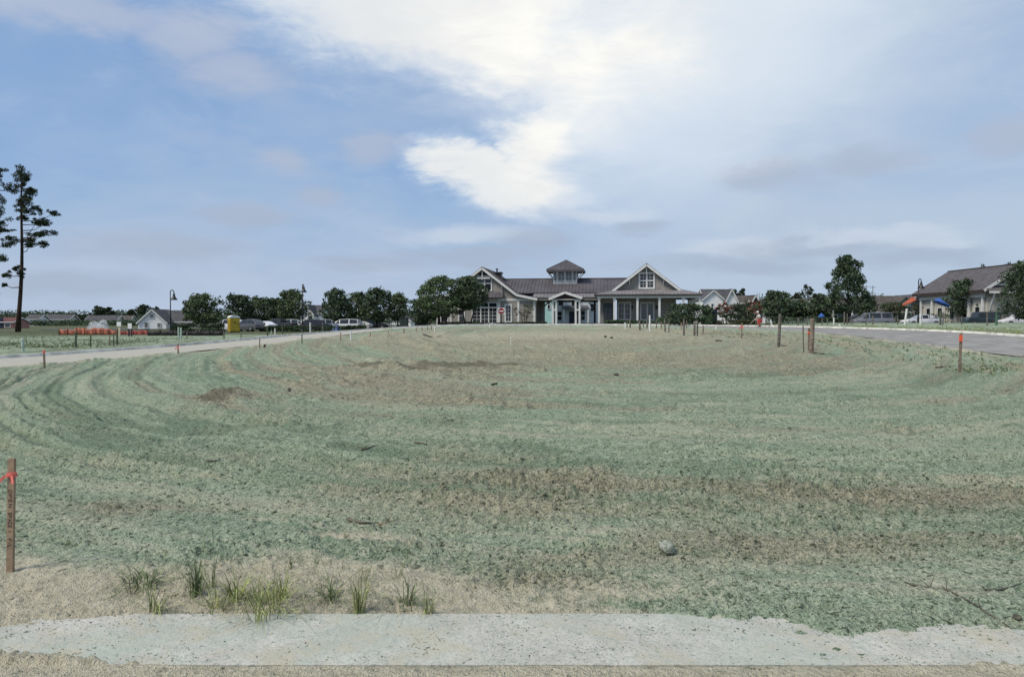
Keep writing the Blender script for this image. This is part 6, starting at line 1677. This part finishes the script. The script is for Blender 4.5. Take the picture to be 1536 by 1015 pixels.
# ------------------------------------------------------------------ the worker
def skin(name, pts, edges, rads, m, parent, sub=2):
    me = bpy.data.meshes.new(name); me.from_pydata(pts, edges, []); me.update(); o = bpy.data.objects.new(name, me); COL.objects.link(o); o.parent = parent
    md = o.modifiers.new('skin', 'SKIN'); md.use_smooth_shade = True
    if not me.skin_vertices: bpy.context.view_layer.objects.active = o
    sv = me.skin_vertices[0].data if me.skin_vertices else None
    if sv is None:
        bm = bmesh.new(); bm.from_mesh(me); bm.verts.layers.skin.verify(); bm.to_mesh(me); bm.free(); sv = me.skin_vertices[0].data
    for i, r in enumerate(rads):
        sv[i].radius = (r, r) if not isinstance(r, tuple) else r; sv[i].use_root = (i == 0)
    s_ = o.modifiers.new('sub', 'SUBSURF'); s_.levels = sub; s_.render_levels = sub
    me.materials.append(m)
    return o


def build_worker():
    Y = 74.0; b = on_ground(1139, Y); b.z = zg(b.x, b.y); root = empty('person', b, R(0)); tag(root, 'worker in white shirt and red trousers bending over a shovel right of the clubhouse', 'person')
    SK = mat('skin_tone', (.30, .17, .11), .7, .08, 8); SH = mat('white_shirt', (.60, .60, .58), .9, .06, 8); TR = mat('red_trousers', (.40, .045, .04), .9, .1, 8); CAP = mat('white_cap', (.66, .66, .64), .8, .05, 8)
    # half crouched, facing left and down; x to the right, z up
    hip = (.06, 0, .62); pts = [hip, (.02, 0, .80), (-.03, 0, 1.02), (-.08, 0, 1.18), (-.12, 0, 1.26), (-.16, 0, 1.36),            # pelvis .. head 0-5
           (.04, -.15, .58), (-.20, -.20, .46), (.02, -.18, .12), (-.10, -.18, .05),                                               # near leg 6-9
           (.05, .15, .58), (-.14, .20, .50), (.14, .18, .12), (.02, .18, .05),                                                    # far leg 10-13
           (-.07, -.20, 1.14), (-.10, -.26, .90), (-.26, -.16, .78), (-.33, -.10, .76),                                            # near arm 14-17
           (-.08, .20, 1.14), (-.18, .26, .94), (-.36, .14, .70), (-.42, .08, .66)]                                                # far arm 18-21
    E = [(0, 1), (1, 2), (2, 3), (3, 4), (4, 5), (0, 6), (6, 7), (7, 8), (8, 9), (0, 10), (10, 11), (11, 12), (12, 13), (3, 14), (14, 15), (15, 16), (16, 17), (3, 18), (18, 19), (19, 20), (20, 21)]
    Rr = [.14, .13, .14, .11, .055, .10, .09, .065, .045, .04, .09, .065, .045, .04, .055, .042, .034, .035, .055, .042, .034, .035]
    skin('body', pts, E, Rr, SK, root)
    ui = [1, 2, 3, 14, 15, 18, 19]; skin('shirt', [pts[i] for i in ui], [(0, 1), (1, 2), (2, 3), (3, 4), (2, 5), (5, 6)], [.165, .17, .14, .075, .065, .075, .065], SH, root)
    li = [0, 6, 7, 8, 10, 11, 12]; skin('trousers', [pts[i] for i in li], [(0, 1), (1, 2), (2, 3), (0, 4), (4, 5), (5, 6)], [.18, .125, .095, .075, .125, .095, .075], TR, root)
    hx, hz = -.17, 1.39
    q = MB().lathe([(.125, 0), (.12, .05), (.09, .10), (.04, .125), (.001, .13)], 14, (hx, 0, hz)); q.add([(hx - .10, -.09, hz + .005), (hx - .24, -.06, hz - .02), (hx - .24, .06, hz - .02), (hx - .10, .09, hz + .005), (hx - .10, -.09, hz - .01), (hx - .24, -.06, hz - .035), (hx - .24, .06, hz - .035), (hx - .10, .09, hz - .01)], [(0, 1, 2, 3), (7, 6, 5, 4), (0, 4, 5, 1), (1, 5, 6, 2), (2, 6, 7, 3), (3, 7, 4, 0)])
    q.build('cap', CAP, root, True)
    f = MB()
    for sy in (-1, 1): f.lathe([(.001, -.014), (.014, 0), (.001, .014)], 8, (hx - .10, sy * .04, hz - .035))
    f.build('eyes', DARK, root); MB().tube([(hx - .10, 0, hz - .03), (hx - .135, 0, hz - .07), (hx - .10, 0, hz - .075)], [.012, .018, .01], 6).build('nose', SK, root)
    for sy, hp in ((-1, pts[17]), (1, pts[21])):
        g = MB()
        for k in range(4): x, y, z = hp; g.tube([(x + .01, y + sy * .0, z + .03 - k * .02), (x - .05, y + .025, z + .025 - k * .02), (x - .06, y + .06, z + .02 - k * .02)], [.010, .010, .008], 5)
        g.tube([(hp[0], hp[1], hp[2] + .03), (hp[0] - .03, hp[1] - .03, hp[2] + .05), (hp[0] - .06, hp[1] - .01, hp[2] + .05)], [.011, .011, .009], 5); g.build('fingers', SK, root)
    for sy in (-1, 1):
        x, y, z = pts[9] if sy < 0 else pts[13]; MB().tube([(x + .14, y, z - .01), (x + .05, y, z + .02), (x - .1, y, z - .01), (x - .14, y, z - .02)], [.05, .06, .045, .03], 8).build('boot', BARK, root, True)
    sh = empty('shovel', b); tag(sh, 'shovel with pale wooden handle held by the worker', 'shovel')
    MB().tube([(-.16, -.10, .98), (-.88, .02, .30)], [.024, .024], 8).build('handle', mat('pale_handle', (.42, .38, .30), .7, .1, 6), sh); MB().add([(-.86, -.10, .34), (-.86, .14, .34), (-1.1, .12, .06), (-1.16, .02, .0), (-1.1, -.08, .06)], [(0, 1, 2, 3, 4)]).build('blade', DARK, sh).modifiers.new('t', 'SOLIDIFY').thickness = .006


build_worker()
# ------------------------------------------------------------------ foreground details
BLADE = mat('grass_blade', (.27, .31, .11), .7, .3, 8, spec=.25, island=.45)
BLADED = mat('dark_grass_blade', (.155, .20, .095), .75, .3, 8, spec=.2, island=.4)
DRY = mat('dry_grass_blade', (.40, .36, .22), .85, .2, 8, island=.35)
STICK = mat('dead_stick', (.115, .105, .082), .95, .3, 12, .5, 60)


def blades(rng, n, h, spread, wid, droop, lean=(0, 0), base=.03):
    """arching grass blades, each a tapering strip of 4 segments"""
    V = []; F = []
    for _ in range(n):
        a = rng.rand() * 6.283; hh = h * (.3 + .75 * rng.rand()); out = spread * (.05 + 1.1 * rng.rand() ** 1.5); b = np.array([math.cos(a) * base * rng.rand(), math.sin(a) * base * rng.rand(), -.01])
        d = np.array([math.cos(a), math.sin(a), 0]); sd = np.array([-d[1], d[0], 0]); k = len(V); dr = droop * 1.35 * rng.rand() ** .8; cu = rng.normal() * spread * .35; kk = rng.rand() < .18
        for j in range(6):
            t = j / 5; p = b + d * out * t ** 1.6 + np.array([lean[0], lean[1], 0]) * t + sd * cu * t * t + d * (out * 1.2 * max(0, t - .55) if kk else 0) + np.array([0, 0, hh * (t - dr * t ** 3 - (1.5 * max(0, t - .55) if kk else 0))]); w = wid * (1 - t) ** .6 * (.5 + .9 * min(1, t * 4 + .3)) * .5 + .0004
            V += [tuple(p - sd * w), tuple(p + sd * w)]
        F += [(k + 2 * j, k + 2 * j + 1, k + 2 * j + 3, k + 2 * j + 2) for j in range(5)]
    return np.array(V), np.array(F)


def tuft(label, px, base, top, n, spread, m=BLADE, droop=.5, seed=1, wid=.004, lean=0.0, dry=4, name='grass_tuft', bs=.03):
    b = GG(px, base); h = (base - top) / FPX * b.y * 1.02; rng = np.random.RandomState(seed); root = empty(name, b); tag(root, label, 'grass', 'grass tufts beside the concrete kerb')
    dry *= 2; wid *= .44; V, F = blades(rng, int(n * 1.7), h * 1.22, spread * 1.7, wid, droop * 1.25, (lean, 0), bs * 1.6); obj_from_arrays('blades', V, F, m, root)
    if dry: V, F = blades(rng, dry, h * .7, spread * 1.3, wid * .8, .9, (lean, 0), bs * 1.3); obj_from_arrays('dry_blades', V, F, DRY, root)


for i, a in enumerate([
    ('dark leafy weed clump at the left end of the kerb grasses', 214, 876, 842, 70, .13, BLADED, .9, .009, 0, 3, .09),
    ('grass tuft at the lower left of the row just above the kerb', 232, 917, 862, 22, .11, BLADE, .4, .007, .02, 3, .03),
    ('tall dark tuft with broad blades left of the middle', 293, 894, 812, 30, .12, BLADED, .45, .009, .03, 4, .03),
    ('thin upright grass stems right of the tall dark tuft', 317, 880, 822, 9, .05, BLADED, .2, .005, .01, 2, .02),
    ('small tuft above the kerb below the thin upright stems', 323, 914, 866, 20, .12, BLADE, .5, .007, -.02, 4, .035),
    ('leafy arching tuft in the middle of the left grasses', 354, 900, 836, 40, .13, BLADE, .6, .008, .03, 4, .04),
    ('widest bright green grass clump above the kerb', 397, 917, 856, 75, .15, BLADE, .55, .007, 0, 8, .11),
    ('upright tuft on the right flank of the widest clump', 423, 897, 845, 22, .07, BLADE, .3, .007, .01, 2, .03),
    ('tiny upright tuft standing alone above the widest clump', 437, 851, 830, 9, .02, BLADED, .2, .006, 0, 0, .01),
    ('faint dry grass wisp between the widest clump and the sprawling tuft', 457, 921, 885, 6, .04, DRY, .3, .004, 0, 2, .02),
    ('sprawling dark tuft with drooping blades', 497, 900, 852, 26, .22, BLADED, .8, .010, 0, 4, .03),
    ('brightest narrow green tuft touching the kerb edge', 539, 919, 842, 34, .06, BLADE, .25, .006, .01, 3, .025),
    ('thin tuft behind the brightest narrow tuft', 549, 872, 836, 8, .05, BLADE, .3, .005, 0, 2, .02),
    ('tall wispy stems right of the brightest tuft', 598, 864, 820, 7, .05, BLADED, .2, .004, 0, 2, .02),
    ('arching tuft with long low blades near the right end', 597, 905, 872, 12, .22, BLADED, .9, .008, 0, 4, .03),
    ('upright bushy tuft near the right end of the grasses', 613, 905, 852, 20, .08, BLADED, .4, .007, .02, 2, .03),
    ('last tuft at the right end of the kerb grasses', 640, 920, 874, 20, .06, BLADE, .3, .006, .01, 3, .025),
    ('thin lone stem on the bare soil above the right grasses', 518, 806, 784, 4, .02, DRY, .2, .004, 0, 0, .01),
    ('flat small weed lying on the mulch beside the lettered stake', 97, 818, 806, 16, .12, BLADED, .9, .010, 0, 0, .03),
    ('single short blade at the foot of the lettered stake', 28, 834, 824, 4, .06, BLADED, .7, .006, .05, 0, .01)]):
    tuft(a[0], a[1], a[2], a[3], a[4], a[5], a[6], a[7], 300 + i, a[8], a[9], a[10], bs=a[11])


def weeds(name, label, spots, seed, m, size=1.0):
    rng = np.random.RandomState(seed); Vs = []; Fs = []; k = 0
    for px, py, sx, sy, n in spots:
        for _ in range(n):
            g = G(px + rng.normal() * sx, py + rng.normal() * sy)
            if g.y > 110: continue
            g.z = zg(g.x, g.y); V, F = blades(rng, 7, (.10 + .16 * rng.rand()) * size, .10 * size, .018 * size, .6, base=.08)
            Vs.append(V + np.array(g)); Fs.append(F + k); k += len(V)
    o = obj_from_arrays(name, np.concatenate(Vs), np.concatenate(Fs), m); tag(o, label, 'weeds', kind='stuff')


weeds('verge_weeds', 'patchy dark weeds on the verge beyond the left road', [(20, 518, 30, 3, 160), (80, 520, 25, 2.5, 130), (130, 517, 25, 3, 150), (200, 513, 30, 2.5, 150), (260, 508, 30, 2, 70), (60, 505, 40, 4, 150)], 1, BLADED, 1.0)
weeds('verge_weeds', 'green weeds on the bank beyond the right road', [(1300, 491, 25, 1.2, 160), (1400, 493, 40, 1.5, 260), (1480, 496, 40, 2, 260), (1520, 500, 20, 2, 120)], 2, BLADE, 1.1)
weeds('verge_weeds', 'sparse weeds between the mound and the right road', [(1250, 512, 30, 4, 110), (1330, 518, 40, 5, 120), (1440, 535, 50, 8, 130), (1480, 555, 30, 4, 90), (1150, 503, 40, 3, 120), (1080, 501, 30, 2, 80)], 3, BLADED, .8)


def wisps():
    rng = np.random.RandomState(77); Vs = []; Fs = []; k = 0
    for _ in range(150):
        px = rng.normal(420, 130); py = 872 + 26 * rng.normal()
        if not (185 < px < 700 and 815 < py < 921): continue
        g = GG(px, py); V, F = blades(rng, rng.randint(1, 5), .05 + .14 * rng.rand() ** 2, .09, .0028, .8, base=.03); Vs.append(V + np.array(g)); Fs.append(F + k); k += len(V)
    o = obj_from_arrays('grass_wisps', np.concatenate(Vs), np.concatenate(Fs), BLADED); tag(o, 'thin single grass wisps between the tufts along the kerb', 'grass', kind='stuff')


wisps()


def stick(label, pts, r, twigs=(), name='fallen_stick', m=STICK, bark=True):
    """pts are photo positions of its course along the ground"""
    W = [GG(*p) for p in pts]; b = W[0].copy(); root = empty(name, b); tag(root, label, 'stick', 'sticks lying on the mulch')
    L = [w - b + Vector((0, 0, r * .6)) for w in W]; n = len(L); q = MB(); q.tube(L, [r * (1 - .65 * i / (n - 1)) for i in range(n)], 7); q.build('wood', m, root, True)
    for i, (dx, dy, dz) in twigs:
        MB().tube([L[i], L[i] + Vector((dx * .5, dy * .5, dz * .6)), L[i] + Vector((dx, dy, dz))], [r * .45, r * .3, r * .12], 5).build('twig', m, root, True)


stick('dark rotten stick with forked pale twig left of centre', [(522, 780), (540, 784), (560, 786)], .016)
stick('thin pale twig with upright fork beside the rotten stick', [(567, 787), (582, 784), (598, 778)], .007, [(1, (0, 0, .09)), (1, (.03, .02, .06))], m=STKF)
stick('short dark stick above the rotten stick', [(543, 676), (552, 674), (561, 670)], .02, [(1, (-.2, 0, .03))])
stick('thin bent twig with a dark knob in the green band', [(622, 664), (634, 665), (640, 668)], .012, [(2, (0, 0, .06))])
stick('long thin stick lying in the far left green band', [(310, 692), (322, 692), (331, 691)], .014)
stick('thin stick left of centre in the light green band', [(450, 667), (461, 669), (472, 671)], .012)
stick('short dark stick right of the brown hollow', [(737, 578), (744, 576), (751, 573)], .03)
stick('dark stick lying far back on top of the mound', [(635, 505), (648, 505.5), (662, 505.5)], .05)
stick('dark strip standing in for the shadow at the foot of the thickest brown post', [(1222, 530.5), (1230, 531.5), (1237, 532)], .045)  # solid strip added in place of the post's soft shadow
stick('dark strip standing in for the shadow at the foot of the tall grey post', [(1172, 519), (1177, 519.3), (1182, 519)], .045)  # shadow of the grey post, put in as a dark solid strip
stick('dark clump of debris on the shoulder left of the right road', [(1074, 512), (1079, 512), (1083, 511.5)], .06)
stick('twig in the right green band below the orange banded lath', [(1404, 552), (1412, 551), (1420, 550)], .03, [(1, (0, 0, .1))])
stick('long dead root crossing the right foreground towards the kerb', [(1364, 876), (1395, 882), (1420, 885), (1445, 897), (1470, 912), (1490, 925), (1510, 938), (1528, 953), (1545, 968)], .0065, [(1, (-.06, .02, .05)), (2, (.02, .05, .05)), (0, (-.05, .05, .02)), (4, (.02, .06, .05)), (1, (.03, .0, .08))], 'fallen_branch')
stick('short dead root end lying on the kerb at lower right', [(1405, 965), (1420, 972), (1438, 983)], .007)
stick('thin root crossing the kerb at the lower right corner', [(1490, 960), (1505, 975), (1520, 988), (1540, 1003)], .008, [(1, (.05, .02, .02))])
stick('thin curved root right of the long dead root', [(1480, 886), (1500, 885), (1520, 880), (1540, 872)], .008, [(0, (-.04, .03, .03))])
stick('thin grass straw lying on the kerb in the middle', [(385, 932), (400, 938), (422, 944)], .004)


def rock(label, px, py, w, h, m, seed, name='rock'):
    b = GG(px, py); rng = np.random.RandomState(seed); bm = bmesh.new(); bmesh.ops.create_icosphere(bm, subdivisions=3, radius=1)
    sx, sz = w / FPX * b.y / 2, h / FPX * b.y / 2; f = rng.normal(size=(9, 3)); ph = rng.rand(9) * 6
    for v in bm.verts:
        k = sum(math.sin(float(f[i] @ np.array(v.co)) * (1.3 + i * .5) + ph[i]) / (1 + i * .5) for i in range(9)) * .14; v.co *= 1 + k; v.co.x *= sx; v.co.y *= sx * .9; v.co.z *= sz
    me = bpy.data.meshes.new(name); bm.to_mesh(me); bm.free(); me.materials.append(m); o = bpy.data.objects.new(name, me); COL.objects.link(o); o.location = b + Vector((0, 0, sz * .75)); tag(o, label, 'rock')


rock('pale speckled stone lying on the mulch right of centre', 1000, 829, 21, 24, mat('pale_stone', (.50, .51, .45), .9, .0, 45, .9, 90, col2=(.17, .21, .16)), 1)
rock('dark clod left of a pair on the crest of the mound', 908, 507.5, 4, 4, MATS['dead_stick'], 2, 'soil_clod')
rock('dark clod right of a pair on the crest of the mound', 917, 507.5, 4, 4, MATS['dead_stick'], 3, 'soil_clod')
rock('small white stone on the far bank below the pyramidal tree', 1259.5, 492.5, 3.4, 2.6, PVC, 4)
rock('dark clod standing in the brown hollow left of centre', 434, 589, 5, 7, MATS['dead_stick'], 5, 'soil_clod')
rock('dark wet clod at the right end of the root on the kerb', 1527, 929, 14, 9, MATS['dead_stick'], 6, 'soil_clod')
rock('small dark clod on the light green band near the centre', 925, 563, 9, 4, MATS['dead_stick'], 7, 'soil_clod')
